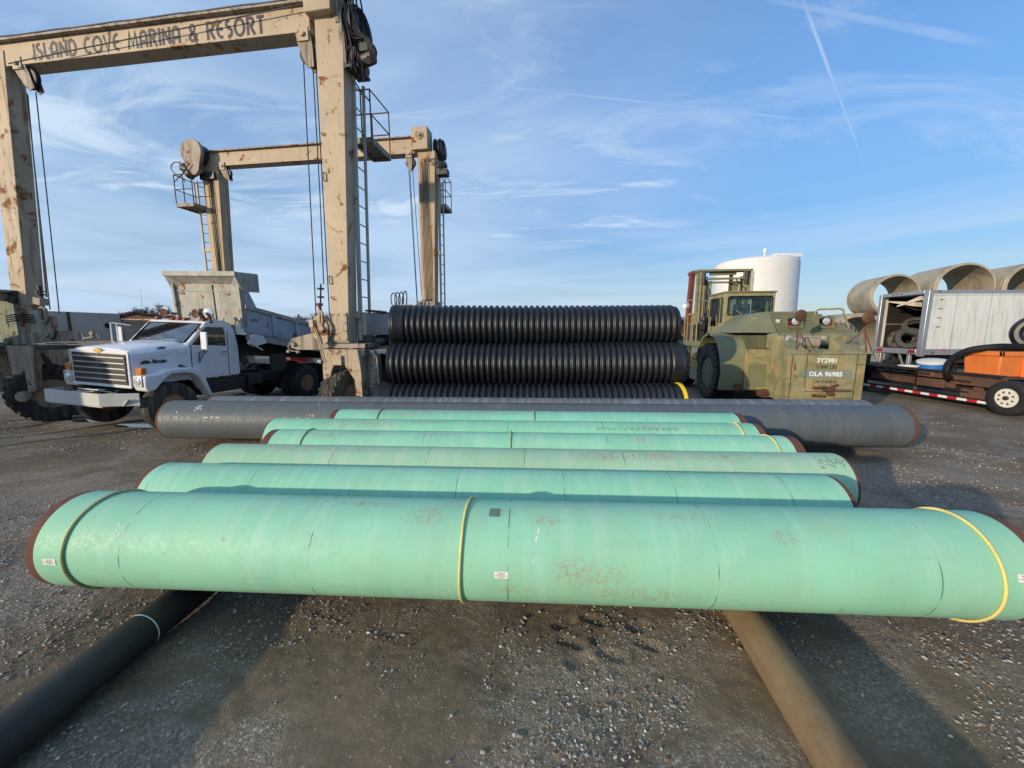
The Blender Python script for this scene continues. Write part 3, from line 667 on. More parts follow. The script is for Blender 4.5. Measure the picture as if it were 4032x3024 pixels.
# ------------------------------------------------------------------ black corrugated pipes
def sag(o, L, k):
    for v in o.data.vertices: t_ = v.co.x / (L / 2); v.co.z -= k * (1 - t_ * t_) ; v.co.y += k * .5 * math.sin(t_ * 2.2)
def corr(name, label, loc, rz, L, Rr, bell, ybell, group, n=46):
    th = thing(name, label, 'pipe', loc, rz, group); h = L / 2; b0 = .34
    xa, xb = (-h + b0, h - .06) if bell < 0 else (-h + .06, h - b0)
    p = (xb - xa) / n; prof = []
    ri = Rr - .048
    for i in range(n):
        for (t_, r_) in ((.0, ri), (.14, ri + .004), (.22, Rr - .014), (.34, Rr - .002), (.5, Rr), (.66, Rr - .002), (.78, Rr - .014), (.86, ri + .004)):
            prof.append((xa + (i + t_) * p, r_))
    prof.append((xb, ri))
    mb = MB(); mb.lathe([(xa - .001, ri - .02)] + prof + [(xb + .001, ri - .02)], (0, 0, 0), (1, 0, 0), 72)
    bmesh.ops.delete(mb.bm, geom=[f for f in mb.bm.faces if len(f.verts) > 4], context='FACES'); mb.build('corrugated_wall', M['black_corr'], th, smooth=70)
    s = -1 if bell < 0 else 1; mb = MB(); e = s * h; i0 = s * (h - b0)
    mb.lathe([(i0, ri), (i0 + s * .03, Rr - .01), (i0 + s * .06, Rr - .006), (e - s * .10, Rr - .002), (e - s * .085, Rr + .006), (e - s * .07, Rr - .002), (e - s * .05, Rr + .006), (e - s * .03, Rr), (e, Rr), (e, Rr - .03), (e - s * .3, Rr - .035)], (0, 0, 0), (1, 0, 0), 72)
    bmesh.ops.delete(mb.bm, geom=[f for f in mb.bm.faces if len(f.verts) > 4], context='FACES'); mb.build('bell_end', M['black_corr'], th, smooth=50)
    e = -s * h; mb = MB()
    mb.lathe([(e + s * .065, ri), (e + s * .05, ri + .012), (e, ri + .012), (e, ri - .03), (e + s * .5, ri - .03)], (0, 0, 0), (1, 0, 0), 72)
    bmesh.ops.delete(mb.bm, geom=[f for f in mb.bm.faces if len(f.verts) > 4], context='FACES'); mb.build('spigot_end', M['black_corr'], th, smooth=50)
    if ybell:
        mb = MB(); mb.lathe([(e + s * .055, ri + .014), (e + s * .05, Rr + .002), (e - s * .008, Rr + .002), (e - s * .008, ri - .02)], (0, 0, 0), (1, 0, 0), 72)
        bmesh.ops.delete(mb.bm, geom=[f for f in mb.bm.faces if len(f.verts) > 4], context='FACES'); mb.build('yellow_gasket', M['yellow_band'], th)
    mb = MB(); mb.lathe([(-h + .4, ri - .032), (h - .4, ri - .032)], (0, 0, 0), (1, 0, 0), 40)
    bmesh.ops.delete(mb.bm, geom=[f for f in mb.bm.faces if len(f.verts) > 4], context='FACES'); mb.build('liner', M['black_pl'], th)
    for o in th.children: sag(o, L, .012)
    return th
CR = .49; CY = 8.15; CG = 'stacked black corrugated drainage pipes'
corr('corrugated_pipe', 'front black corrugated pipe at the bottom of the stack, yellow ring at its right end', (.385, CY, CR), 0, 6.40, CR, -1, True, CG)
c2 = corr('corrugated_pipe', 'black corrugated pipe in the middle of the stack, smooth bell at its right end', (.54, CY + CR, CR + CR * 1.732), 0, 6.47, CR, 1, False, CG, 47)
c3 = corr('corrugated_pipe', 'topmost black corrugated pipe of the stack against the sky, smooth bell at its left end', (.515, CY + 2 * CR, CR + 2 * CR * 1.732), 0, 6.53, CR, -1, False, CG)

dup(c2, (.50, CY + 2 * CR, CR), (0, 0, 0), 'black corrugated pipe on the ground behind the front one of the stack')
dup(c2, (.47, CY + 4 * CR, CR), (0, 0, 0), 'black corrugated pipe on the ground at the back of the stack')
dup(c2, (.50, CY + 3 * CR, CR + CR * 1.732), (0, 0, 0), 'black corrugated pipe in the middle layer at the back of the stack')
# ------------------------------------------------------------------ wheel builder
def wheel(th, name, c, axis, Rt, wd, rr, tm, rm, lugs=0, hub=True, dish=.25, side=1, holes=0, pm=None, block=False, lh=.028):
    """tyre + rim as part > sub-parts. axis points to the outer side"""
    c = V(c); ax = V(axis).normalized(); q = ax.to_track_quat('Z', 'Y').to_matrix().to_4x4(); Mx = Matrix.Translation(c) @ q
    mb = MB(Mx); h = wd / 2
    prof = [(-h * .80, rr), (-h * .98, rr + .02), (-h * 1.04, lerp(rr, Rt, .45)), (-h * 1.0, Rt * .93), (-h * .86, Rt * .985), (-h * .5, Rt), (0, Rt * 1.004), (h * .5, Rt), (h * .86, Rt * .985), (h * 1.0, Rt * .93), (h * 1.04, lerp(rr, Rt, .45)), (h * .98, rr + .02), (h * .80, rr)]
    prof = [(a, r * (.97 if lugs and r > Rt * .95 else 1)) for a, r in prof]
    mb.lathe(prof + [(h * .5, rr - .012), (-h * .5, rr - .012)], (0, 0, 0), (0, 0, 1), 64, close=True)
    if lugs:
        for i in range(lugs):
            for s in (-1, 1):
                a = (i + (.5 if s > 0 else 0)) / lugs * 2 * math.pi
                d = math.pi / lugs * (.55 if block else .42); sk = (0.0 if block else .9) * math.pi / lugs * 1.6
                pts = []
                for (z_, r_, o_) in ((s * h * .06, Rt * .985, -sk), (s * h * .95, Rt * .975, sk), (s * h * 1.06, Rt * .88, sk)):
                    pts.append((z_, r_, o_))
                top = []; bot = []
                for (z_, r_, o_) in pts:
                    for e in (-d, d):
                        t_ = a + o_ + e; top.append(V(((r_ + lh) * math.cos(t_), (r_ + lh) * math.sin(t_), z_))); bot.append(V(((r_ - .05) * math.cos(t_), (r_ - .05) * math.sin(t_), z_)))
                for k in (0, 2):
                    mb.hexa((top[k], top[k + 1], top[k + 3], top[k + 2]), (bot[k], bot[k + 1], bot[k + 3], bot[k + 2]))
    ty = mb.build(name, tm, th, smooth=40)
    mb = MB(Mx); f = h * .8 * side
    pr = [(h * .82, rr + .012), (h * .86, rr - .005), (h * .80, rr - .03), (h * (.80 - dish * 1.2), rr - .055), (h * (.80 - dish * 2), rr * .55), (h * (.80 - dish * 1.6), rr * .33)]
    if hub: pr += [(h * (.80 - dish * 1.2), rr * .30), (h * (.80 - dish * .2), rr * .24), (h * .82, rr * .16), (h * .84, .001)]
    else: pr += [(h * (.80 - dish * 1.7), .001)]
    mb.lathe(pr, (0, 0, 0), (0, 0, 1), 40)
    mb.lathe([(-h * .82, rr + .012), (-h * .8, rr - .03), (-h * .3, rr * .8), (-h * .2, .001)], (0, 0, 0), (0, 0, 1), 32)
    nb = 8
    for i in range(nb):
        a = i / nb * 6.283; p = V((rr * .42 * math.cos(a), rr * .42 * math.sin(a), h * (.80 - dish * 1.75))); mb.cyl(p, p + V((0, 0, .03)), .016, n=6)
    mb.build('rim', rm, ty if pm else ty, smooth=35)
    return ty
# ------------------------------------------------------------------ travel lift (local x right, y back, origin under its near right leg)
LIFT = thing('travel_lift', 'huge rusty beige boat gantry crane with marina lettering on its near top beam', 'gantry crane', (-3.75, 8.55, 0), R(-8))
BG, BR, BS, BD, BP = M['beige'], M['beige_rusty'], M['beige_stained'], M['beige_dirty'], M['beige_pale']
def leg(x0b, x1b, x0t, x1t, y, zb, zt, mt, dep=.34):
    mb = MB(); mb.hexa([(x0b, y, zb), (x1b, y, zb), (x1b, y + dep, zb), (x0b, y + dep, zb)], [(x0t, y, zt), (x1t, y, zt), (x1t, y + dep, zt), (x0t, y + dep, zt)])
    return mb.build('leg', mt, LIFT, bev=.012)
NRL = leg(-.245, .165, -.18, .43, 0, 1.82, 8.30, M['beige']); NLL = leg(-8.86, -8.43, -8.40, -7.80, 0, 1.85, 8.35, M['beige_rusty'])
FRL = leg(-.21, .24, -.19, .42, 5.4, 1.8, 8.05, M['beige_stained'], .38); FLL = leg(-8.50, -8.02, -8.47, -7.80, 5.4, 1.8, 8.05, M['beige_stained'], .40)
# bolted plate on the near right leg, brackets
mb = MB(); mb.b2(-.235, .15, -.035, -.004, 1.86, 2.47)
for k in range(4):
    for x in (-.20, .115): mb.cyl((x, -.034, 1.90 + k * .175), (x, -.056, 1.90 + k * .175), .018, n=6)
for z in (1.90, 2.43): mb.cyl((-.045, -.034, z), (-.045, -.056, z), .018, n=6)
mb.build('bolted_plate', BR, NRL, bev=.004)
mb = MB()
for z, x in ((5.35, -.17), (3.25, -.19)): mb.tube([(x, 0, z), (x, -.05, z), (x, -.05, z - .16), (x, 0, z - .16)], .014)
mb.split('hand_hook', BR, NRL)
mb = MB(); mb.b2(-8.72, -8.55, -.1, 0, 2.95, 3.06); mb.cyl((-8.62, -.05, 2.9), (-8.62, -.12, 2.78), .07, .09, n=12); mb.build('work_lamp', M['grease'], NLL)
# top beams: box web with overhanging top flange
def beam(x0, x1, y, z0, z1, mt):
    mb = MB(); mb.b2(x0, x1, y, y + .36, z0, z1 - .03); a = mb.build('top_beam', mt, LIFT, bev=.006)
    mb = MB(); mb.b2(x0, x1, y - .10, y + .46, z1 - .028, z1 + .012); mb.build('flange', BD, a); return a
B1 = beam(-8.25, -.30, .02, 8.03, 8.52, M['beige']); B2 = beam(-8.35, -.30, 5.42, 8.02, 8.52, M['beige'])
mb = MB(); mb.b2(-8.0, -.4, .05, .11, 8.54, 8.60)
for x in (-7.3, -5.2, -3.0, -7.0): mb.tube([(x, .0, 8.54), (x, 0, 8.60), (x + .08, 0, 8.60)], .012)
mb.tube([(x_ * .5 - 8.2, -.05, 8.575 + .008 * math.sin(x_ * 2.1)) for x_ in range(16)], .014); mb.build('hose_run', M['grease'], B1)
mb = MB(); mb.prism([(-4.75, 8.535), (-4.60, 8.535), (-4.64, 8.62), (-4.69, 8.62)], 'y', 5.5, 5.56); mb.build('lifting_lug', BR, B2)
mb = MB(); mb.tube([(-7.55, -.10, 7.99), (-5.5, -.10, 8.12), (-3.0, -.10, 8.26), (-.30, -.10, 8.42)], .012); mb.build('trolley_cable', M['cable'], LIFT)
# lettering drawn stroke by stroke
def arcp(cx, cy, rx, ry, a0, a1, n=9): return [(cx + rx * math.cos(R(a0 + (a1 - a0) * i / n)), cy + ry * math.sin(R(a0 + (a1 - a0) * i / n))) for i in range(n + 1)]
GL = {'I': (.18, [[(.09, 0), (.09, 1)]]),
 'S': (.55, [arcp(.28, .76, .19, .18, 60, 270, 8) + arcp(.26, .29, .21, .23, 90, -120, 9)]),
 'L': (.50, [[(.09, 1), (.09, .30)] + arcp(.30, .28, .21, .22, 180, 270, 5) + [(.48, .06)]]),
 'A': (.66, [[(.08, 0), (.08, .55)] + arcp(.32, .60, .24, .34, 175, 20, 7) + [(.56, .62), (.56, 0)], [(.12, .34), (.56, .34)]]),
 'N': (.70, [[(.09, 0), (.09, .94)], [(.10, .93), (.60, .06)], [(.61, .06), (.61, 1)]]),
 'D': (.68, [[(.09, .0), (.09, 1)], [(.09, .94), (.30, .94)] + arcp(.30, .5, .30, .44, 90, -90, 10) + [(.09, .06)]]),
 'C': (.64, [arcp(.40, .5, .32, .44, 60, 300, 12)]), 'O': (.84, [arcp(.42, .5, .34, .45, 90, 450, 20)]),
 'V': (.66, [[(.05, 1), (.32, .05), (.60, 1)]]),
 'E': (.58, [arcp(.40, .5, .32, .44, 75, 285, 12), [(.10, .52), (.50, .52)]]),
 'M': (.90, [[(.08, 0), (.20, .95), (.44, .15), (.68, .95), (.80, 0)]]),
 'R': (.66, [[(.09, 0), (.09, .94), (.30, .94)] + arcp(.32, .73, .20, .21, 90, -90, 7) + [(.22, .50)], [(.30, .51), (.40, .30), (.58, .0)]]),
 '&': (.78, [[(.68, .0), (.22, .62)] + arcp(.34, .76, .17, .17, 200, -20, 7) + [(.42, .55), (.16, .38)] + arcp(.30, .25, .21, .20, 160, 320, 7) + [(.66, .42)]]),
 'T': (.60, [[(.02, .94), (.56, .94)], [(.29, .93), (.29, 0)]]), ' ': (.42, [])}
def ribbon(mb, P, wd, M_, th=.004):
    P = [V((a, b)) for a, b in P]; L_, Q = [], []
    for i, p in enumerate(P):
        if i == 0: n_ = (P[1] - p).normalized(); n_ = V((-n_.y, n_.x)); k = 1
        elif i == len(P) - 1: n_ = (p - P[i - 1]).normalized(); n_ = V((-n_.y, n_.x)); k = 1
        else:
            a = (p - P[i - 1]).normalized(); b = (P[i + 1] - p).normalized(); na = V((-a.y, a.x)); nb = V((-b.y, b.x)); n_ = (na + nb)
            n_ = n_.normalized() if n_.length > .1 else na; k = min(1.8, 1 / max(.3, n_.dot(na)))
        L_.append(p + n_ * wd / 2 * k); Q.append(p - n_ * wd / 2 * k)
    for i in range(len(P) - 1):
        mb.face([M_ @ V((q.x, q.y, 0)) for q in (L_[i], L_[i + 1], Q[i + 1], Q[i])])
def sign_text(txt, x0, x1, z0, hgt, y):
    tot = sum(GL[c][0] for c in txt) + .10 * (len(txt) - 1); sx = (x1 - x0) / tot; mb = MB(); u = 0
    for k, ch in enumerate(txt):
        w_, strokes = GL[ch]
        for j, s_ in enumerate(strokes):
            ribbon(mb, [((u + a) * sx, b * hgt) for a, b in s_], .060, Matrix.Translation(V((x0, y - .003 - .0012 * j, z0))) @ Matrix.Rotation(R(90), 4, 'X') @ Matrix.Rotation(R(0), 4, 'Z'))
        u += w_ + .10
    return mb
mb = sign_text('ISLAND COVE MARINA & RESORT', -7.02, -1.28, 8.08, .33, .02)
mb.build('lettering', M['letter'], B1, smooth=0)
# end boxes with pin caps
def endbox(x0, x1, y0, y1, z0, z1):
    mb = MB(); mb.b2(x0, x1, y0, y1, z0, z1); o = mb.build('end_box', BG, LIFT, bev=.02)
    mb = MB(); cx, cz = (x0 + x1) / 2, lerp(z0, z1, .62); mb.lathe([(0, .13), (.03, .13), (.04, .10)], (cx, y0, cz), (0, -1, 0), 24); mb.lathe([(.03, .065), (.09, .065)], (cx, y0, cz), (0, -1, 0), 6); mb.build('pin_cap', BR, o); return o
endbox(-.30, .27, -.16, .34, 8.24, 8.98); endbox(-.34, .22, 5.26, 5.75, 8.06, 8.76)
# near right corner: boom bracket, drum, motor, hoses
mb = MB(); mb.b2(.275, .34, -.02, .5, 8.1, 8.9); mb.hexa([(.28, .1, 8.9), (.55, .1, 8.4), (.6, .1, 8.4), (.34, .1, 8.9)], [(.28, .16, 8.9), (.55, .16, 8.4), (.6, .16, 8.4), (.34, .16, 8.9)]); mb.build('winch_bracket', M['beige_dirty'], LIFT)
def drum(x, y, z, r, wd=.34):
    mb = MB(); mb.lathe([(0, r), (.03, r), (.03, r * .8), (wd - .03, r * .8), (wd - .03, r), (wd, r)], (x, y, z), (1, 0, 0), 40); o = mb.build('winch_drum', M['grease'], LIFT)
    mb = MB()
    for k in range(7): mb.torus((x + .06 + k * .035, y, z), (1, 0, 0), r * .8 + .015, .016, 36, 6)
    mb.build('wound_rope', M['cable'], o); return o
drum(.40, .35, 8.15, .42, .20); drum(.30, 5.9, 8.25, .36, .2)
mb = MB(); mb.cyl((.50, .1, 7.52), (.50, .55, 7.52), .17, n=20); mb.cyl((.50, .05, 7.52), (.50, .1, 7.52), .2, n=20); mb.cyl((.52, .2, 7.45), (.98, .1, 7.50), .12, n=14); mb.b2(.74, .92, .0, .16, 7.56, 7.72); mb.b2(.42, .70, 0, .5, 7.30, 7.36)
mb.build('winch_motor', M['grease'], LIFT, bev=.01)
mb = MB(); rs = random.Random(3)
for i in range(13):
    x = .45 + .022 * i; y = rs.uniform(-.05, .2); p = []
    for k in range(9):
        z = 8.95 - k * .2 - .02 * i; p.append((x + .035 * math.sin(k * 1.3 + i) + (.05 * (k / 8) ** 2 if i % 3 else 0), y + .03 * math.sin(k + i), z))
    mb.hose(p, .013 if i % 2 else .018, 6)
for i in range(5):
    mb.hose([(.60, .0, 8.2 - .1 * i), (.75, -.05, 7.95 - .05 * i), (.9 + .02 * i, -.05, 7.72), (.98 + .03 * i, -.03, 7.55 - .04 * i), (.93, 0, 7.4 - .02 * i), (.82, .02, 7.42)], .016, 6)
mb.hose([(.50, 0, 8.9), (.62, -.03, 8.85), (.68, -.03, 8.6), (.64, 0, 8.2), (.66, 0, 7.9)], .02); mb.hose([(.95, -.02, 7.66), (1.06, -.02, 7.6), (1.10, -.02, 7.46), (1.0, -.02, 7.40), (.9, 0, 7.45)], .02)
mb.split('hydraulic_hose', M['hose'], LIFT)
mb = MB()
for i in range(6): mb.tube([(.34 + i * .018, .02, 8.3), (.33 + i * .02, 0, 7.9), (.35 + i * .018, .02, 7.3)], .009, 6)
mb.split('steel_tube', M['beige_dirty'], LIFT)
# ladders, platforms with railings
def ladder(xa, xb, y, z0, z1, n, ra=.03, lean=0., wide=False):
    if wide:      # rungs run front to back beside the leg
        mb = MB(); d_ = xb
        for k, (yy, rr) in enumerate(((y, ra), (y + d_, ra * .6))):
            mb.hexa([(xa - rr, yy - .02, z0), (xa + rr, yy - .02, z0), (xa + rr, yy + .03, z0), (xa - rr, yy + .03, z0)], [(xa - rr + lean, yy - .02, z1), (xa + rr + lean, yy - .02, z1), (xa + rr + lean, yy + .03, z1), (xa - rr + lean, yy + .03, z1)])
        for i in range(n):
            f = (i + .5) / n; z = lerp(z0, z1, f); mb.cyl((xa + lean * f, y, z), (xa + lean * f, y + d_, z), .014, n=8)
        return mb.build('ladder', BP, LIFT)
    mb = MB()
    mb.hexa([(xa - ra, y - .02, z0), (xa + ra, y - .02, z0), (xa + ra, y + .04, z0), (xa - ra, y + .04, z0)], [(xa - ra + lean, y - .02, z1), (xa + ra + lean, y - .02, z1), (xa + ra + lean, y + .04, z1), (xa - ra + lean, y + .04, z1)])
    mb.hexa([(xb - .022, y + .3, z0), (xb + .022, y + .3, z0), (xb + .022, y + .35, z0), (xb - .022, y + .35, z0)], [(xb - .022 + lean, y + .3, z1), (xb + .022 + lean, y + .3, z1), (xb + .022 + lean, y + .35, z1), (xb - .022 + lean, y + .35, z1)])
    for i in range(n):
        f = (i + .5) / n; z = lerp(z0, z1, f); mb.cyl((xa + lean * f, y, z), (xb + lean * f, y + .32, z), .014, n=8)
    return mb.build('ladder', BP, LIFT)
ladder(.25, .42, .34, 1.86, 7.38, 14, .042, .14, True); ladder(.42, .45, 5.62, 1.9, 7.3, 16, .034, .04, True); ladder(-8.86, -8.68, 5.55, 1.9, 7.6, 17, .03, -.05)
mb = MB(); mb.b2(.30, .44, .24, .32, 7.22, 7.38); mb.b2(.12, .30, .25, .32, 2.36, 2.52); mb.b2(.20, .36, .26, .32, 4.92, 5.05); mb.b2(.32, .50, 5.52, 5.60, 7.18, 7.3); mb.b2(.24, .48, 5.52, 5.60, 4.7, 4.82); mb.b2(-8.8, -8.5, 5.5, 5.6, 5.05, 5.17); mb.split('ladder_bracket', BG, LIFT, bev=.01)
def platform(x0, x1, y0, y1, z, s):
    mb = MB(); mb.b2(x0, x1, y0, y1, z - .02, z + .01); mb.b2(x0, x1, y0 - .02, y0 + .02, z - .1, z + .02); mb.b2(x0, x1, y1 - .02, y1 + .02, z - .1, z + .02); mb.b2(x0 - .02, x0 + .02, y0, y1, z - .1, z + .02); mb.b2(x1 - .02, x1 + .02, y0, y1, z - .1, z + .02)
    o = mb.build('platform', BD, LIFT); xo = x1 if s > 0 else x0; xi = x0 if s > 0 else x1; mb = MB()
    for hh in (.5, 1.0):
        mb.tube([(xi, y0, z + hh), (xo, y0, z + hh), (xo, y1, z + hh), (xi, y1, z + hh)], .016, 8)
    for p in ((xo, y0), (xo, y1), ((xi + xo) / 2, y0), (xi, y0), (xi, y1)): mb.tube([(p[0], p[1], z), (p[0], p[1], z + 1.0)], .016, 8)
    mb.tube([(xi, y0, z + 1.35), (lerp(xi, xo, .5), y0, z + 1.0), (xo, y0, z + .75)], .016, 8)
    mb.build('railing', M['rustpart'], o); return o
platform(.06, .50, .82, 1.75, 6.35, 1); platform(.15, .52, 6.15, 6.85, 6.55, 1); platform(-9.20, -8.48, 4.95, 5.75, 6.62, -1)
# belt guard and motor at the far left corner
mb = MB(); n = 22; pts = []
for i in range(n + 1):
    a = R(-20 + 220 * i / n); pts.append((-8.47 + .42 * math.cos(a), 8.40 + .42 * math.sin(a)))
pts += [(-8.62, 7.72), (-8.5, 7.6), (-8.35, 7.62), (-8.22, 7.75)]
mb.prism(pts, 'y', 5.02, 5.16); mb.build('belt_guard', BD, LIFT, bev=.012)
mb = MB(); mb.cyl((-8.47, 5.16, 8.40), (-8.47, 5.5, 8.4), .36, n=32); mb.cyl((-8.55, 5.2, 7.72), (-9.05, 5.2, 7.95), .13, n=16); mb.cyl((-8.6, 5.1, 7.72), (-8.75, 5.1, 7.6), .16, n=16); mb.b2(-8.5, -7.9, 5.3, 5.8, 7.55, 7.8); mb.b2(-9.15, -8.95, 5.15, 5.3, 7.92, 8.1); mb.build('winch_motor', M['grease'], LIFT, bev=.01)
mb = MB(); mb.hose([(-9.0, 5.1, 8.1), (-9.3, 5.1, 8.08), (-9.42, 5.1, 7.9), (-9.25, 5.1, 7.7), (-9.0, 5.1, 7.55), (-8.9, 5.1, 7.4)], .015)
for i in range(4): mb.hose([(-8.2 + .05 * i, 5.36, 7.7), (-8.22 + .06 * i, 5.36, 6.0), (-8.2 + .05 * i, 5.36, 4.0), (-8.18 + .05 * i, 5.36, 2.0)], .012, 6)
for i in range(7): mb.hose([(.20 - .045 * i, 5.36 - .02 * (i % 3), 7.9 - .03 * i), (.16 - .04 * i, 5.35, 7.3), (.18 - .045 * i, 5.36, 5.0), (.20 - .04 * i, 5.36, 2.2)], .009, 6)
mb.hose([(.2, 5.35, 7.72), (.5, 5.3, 7.75), (.62, 5.3, 7.6), (.55, 5.3, 7.45)], .018); mb.hose([(.3, 5.35, 7.6), (.66, 5.3, 7.64), (.70, 5.3, 7.45), (.6, 5.3, 7.4)], .018)
for i in range(4): mb.hose([(-1.0 + .12 * i, 4.7, 2.95), (-1.02 + .14 * i, 4.7, 3.22), (-.92 + .14 * i, 4.7, 3.34 + .02 * i), (-.82 + .12 * i, 4.7, 3.2), (-.84 + .12 * i, 4.7, 2.95)], .018)
mb.split('hydraulic_hose', M['hose'], LIFT)
mb = MB(); mb.b2(-.85, -.1, 4.6, 4.9, 2.84, 2.94); mb.b2(-.3, .3, 5.3, 5.9, 2.9, 3.1); mb.build('valve_bank', BD, LIFT)
mb = MB(); mb.b2(.48, .85, 5.3, 5.6, 7.25, 7.45); mb.cyl((.5, 5.45, 7.55), (.8, 5.45, 7.6), .1); mb.build('winch_motor', M['grease'], LIFT, bev=.01)
# sheaves under the beam ends
def sheave(x, y, z, s, rot, far=False):
    mb = MB(); k = .8 if far else 1.
    a = [( -.16 * k, .10), (.16 * k, .10), (.12 * k, -.30 * k), (.04 * k, -.62 * k), (-.10 * k, -.60 * k), (-.17 * k, -.2 * k)]
    a = [(x + p * math.cos(rot) - q * math.sin(rot), z + p * math.sin(rot) + q * math.cos(rot)) for p, q in a]
    mb.prism(a, 'y', y - .09, y - .07); mb.prism(a, 'y', y + .07, y + .09); o = mb.build('sheave_block', BD, LIFT, bev=.006)
    mb = MB(); c = (x - (-.32 * k) * math.sin(rot), y, z - .32 * k * math.cos(rot)); mb.lathe([(-.05, .20 * k), (-.035, .22 * k), (-.012, .17 * k), (.012, .17 * k), (.035, .22 * k), (.05, .20 * k)], c, (0, 1, 0), 28); mb.build('pulley', M['grease'], o)
    mb = MB(); mb.b2(x - .12 * k, x + .12 * k, y - .12, y - .09, z - .12, z + .13); mb.cyl((x, y - .12, z), (x, y - .16, z), .05, n=12); mb.build('pin_plate', BG, o)
sheave(-.46, .12, 7.98, 1, R(14)); sheave(-7.50, .12, 8.06, 1, R(30)); sheave(-.50, 5.5, 8.0, 1, R(6), True); sheave(-7.62, 5.5, 8.0, 1, R(24), True)
# hoist ropes
for pts in ([(-.54, .1, 7.6), (-.66, .1, 2.3)], [(-.34, .1, 7.45), (-.37, .1, 5), (-.42, .1, 3.1)], [(-.27, .1, 7.5), (-.33, .1, 2.4)], [(-7.24, .1, 7.5), (-7.58, .1, 2.5)], [(-7.50, .1, 7.5), (-7.84, .1, 2.6)], [(-7.55, .14, 7.5), (-7.90, .12, 2.9)], [(-7.6, .18, 7.5), (-7.96, .14, 2.9)],
            [(-7.53, 5.5, 7.6), (-7.74, 5.5, 2.4)], [(-7.64, 5.5, 7.5), (-7.80, 5.5, 2.4)], [(-.56, 5.5, 7.6), (-.42, 5.5, 2.9)], [(-.52, 5.5, 7.5), (-.40, 5.5, 2.9)], [(-.42, 5.5, 7.5), (-.22, 5.5, 2.9)]):
    mb = MB(); mb.tube(pts, .0115, 8); mb.build('hoist_rope', M['cable'], LIFT)
# hook blocks
mb = MB(); mb.lathe([(-.05, .25), (.05, .25)], (-.42, -.05, 2.12), (0, 1, 0), 30); mb.prism([(-.62, 2.25), (-.50, 2.42), (-.34, 2.42), (-.24, 2.2), (-.26, 1.84), (-.36, 1.78), (-.46, 1.84)], 'y', -.14, -.1); mb.prism([(-.62, 2.25), (-.50, 2.42), (-.34, 2.42), (-.24, 2.2), (-.26, 1.84), (-.36, 1.78), (-.46, 1.84)], 'y', .02, .06)
mb.cyl((-.46, -.04, 2.42), (-.46, -.04, 2.62), .05, .035); mb.cyl((-.46, -.04, 2.62), (-.46, -.04, 2.68), .07); mb.cyl((-.37, -.15, 2.12), (-.37, -.2, 2.12), .07, n=14); mb.tube([(-.40, -.14, 2.5), (-.40, -.15, 2.25), (-.36, -.15, 2.2), (-.33, -.15, 2.3), (-.34, -.14, 2.48), (-.40, -.14, 2.5)], .03)
mb.build('hook_block', BR, LIFT, bev=.006)
mb = MB(); mb.tube([(-.46, 0, 2.68), (-.455, .05, 3.1)], .018); mb.cyl((-.458, .02, 2.80), (-.458, .02, 2.83), .075); mb.cyl((-.457, .03, 2.98), (-.457, .03, 3.01), .075); mb.build('rope_socket', M['cable'], LIFT)
mb = MB(); mb.tube([(-.60, -.16, 2.25), (-.46, -.16, 1.9), (-.40, -.16, 1.5), (-.34, -.16, 1.4)], .014); mb.tube([(-.56, -.16, 2.25), (-.42, -.16, 1.9), (-.36, -.16, 1.52), (-.31, -.16, 1.42)], .014); mb.b2(-.63, -.54, -.2, -.14, 2.16, 2.32); mb.cyl((-.50, -.16, 1.42), (-.42, -.16, 1.40), .04); mb.build('hose_bracket', BG, LIFT)
# inward arms
mb = MB(); mb.prism([(-1.24, 1.70), (-1.24, 1.86), (-1.18, 1.92), (-.55, 2.06), (-.25, 2.06), (-.25, 1.72), (-.6, 1.66), (-1.1, 1.66)], 'y', -.02, .02); mb.cyl((-1.16, -.03, 1.78), (-1.16, -.07, 1.78), .05, n=16); mb.tube([(-1.1, -.04, 1.62), (-1.24, -.04, 1.64), (-1.3, -.04, 1.72), (-1.2, -.04, 1.86)], .015)
mb.cyl((-1.25, -.05, 1.62), (-1.32, -.05, 1.62), .035); mb.cyl((-1.02, -.05, 1.62), (-1.08, -.05, 1.60), .035); mb.build('equaliser_arm', BD, LIFT, bev=.006)
mb = MB(); mb.prism([(-8.60, 1.72), (-8.60, 1.90), (-8.2, 1.98), (-7.2, 2.10), (-6.35, 2.06), (-6.30, 1.90), (-7.0, 1.86), (-8.2, 1.74)], 'y', -.34, -.29); mb.cyl((-8.5, -.34, 1.82), (-8.5, -.40, 1.82), .08, n=18); mb.cyl((-6.05, -.32, 2.02), (-6.05, -.38, 2.02), .055, n=18); mb.tube([(-6.35, -.33, 1.9), (-6.1, -.33, 1.93), (-5.95, -.33, 2.0), (-5.88, -.33, 1.88)], .022); mb.tube([(-6.35, -.33, 1.82), (-6.32, -.33, 1.95)], .02)
mb.build('equaliser_arm', BD, LIFT, bev=.006)
mb = MB(); mb.prism([(-7.53, 2.30), (-7.36, 2.42), (-6.95, 2.42), (-6.93, 2.26), (-7.1, 1.94), (-7.2, 1.88), (-7.32, 1.94)], 'y', -.40, -.36); mb.cyl((-7.22, -.40, 2.0), (-7.22, -.46, 2.0), .07, n=18); mb.tube([(-7.32, -.43, 2.34), (-7.32, -.43, 2.58), (-7.22, -.43, 2.63), (-7.13, -.43, 2.58), (-7.13, -.43, 2.34), (-7.22, -.43, 2.26), (-7.32, -.43, 2.34)], .035)
mb.box((-7.24, -.42, 2.76), (.2, .16, .16), ry=.2); mb.build('hook_block', BD, LIFT, bev=.006)
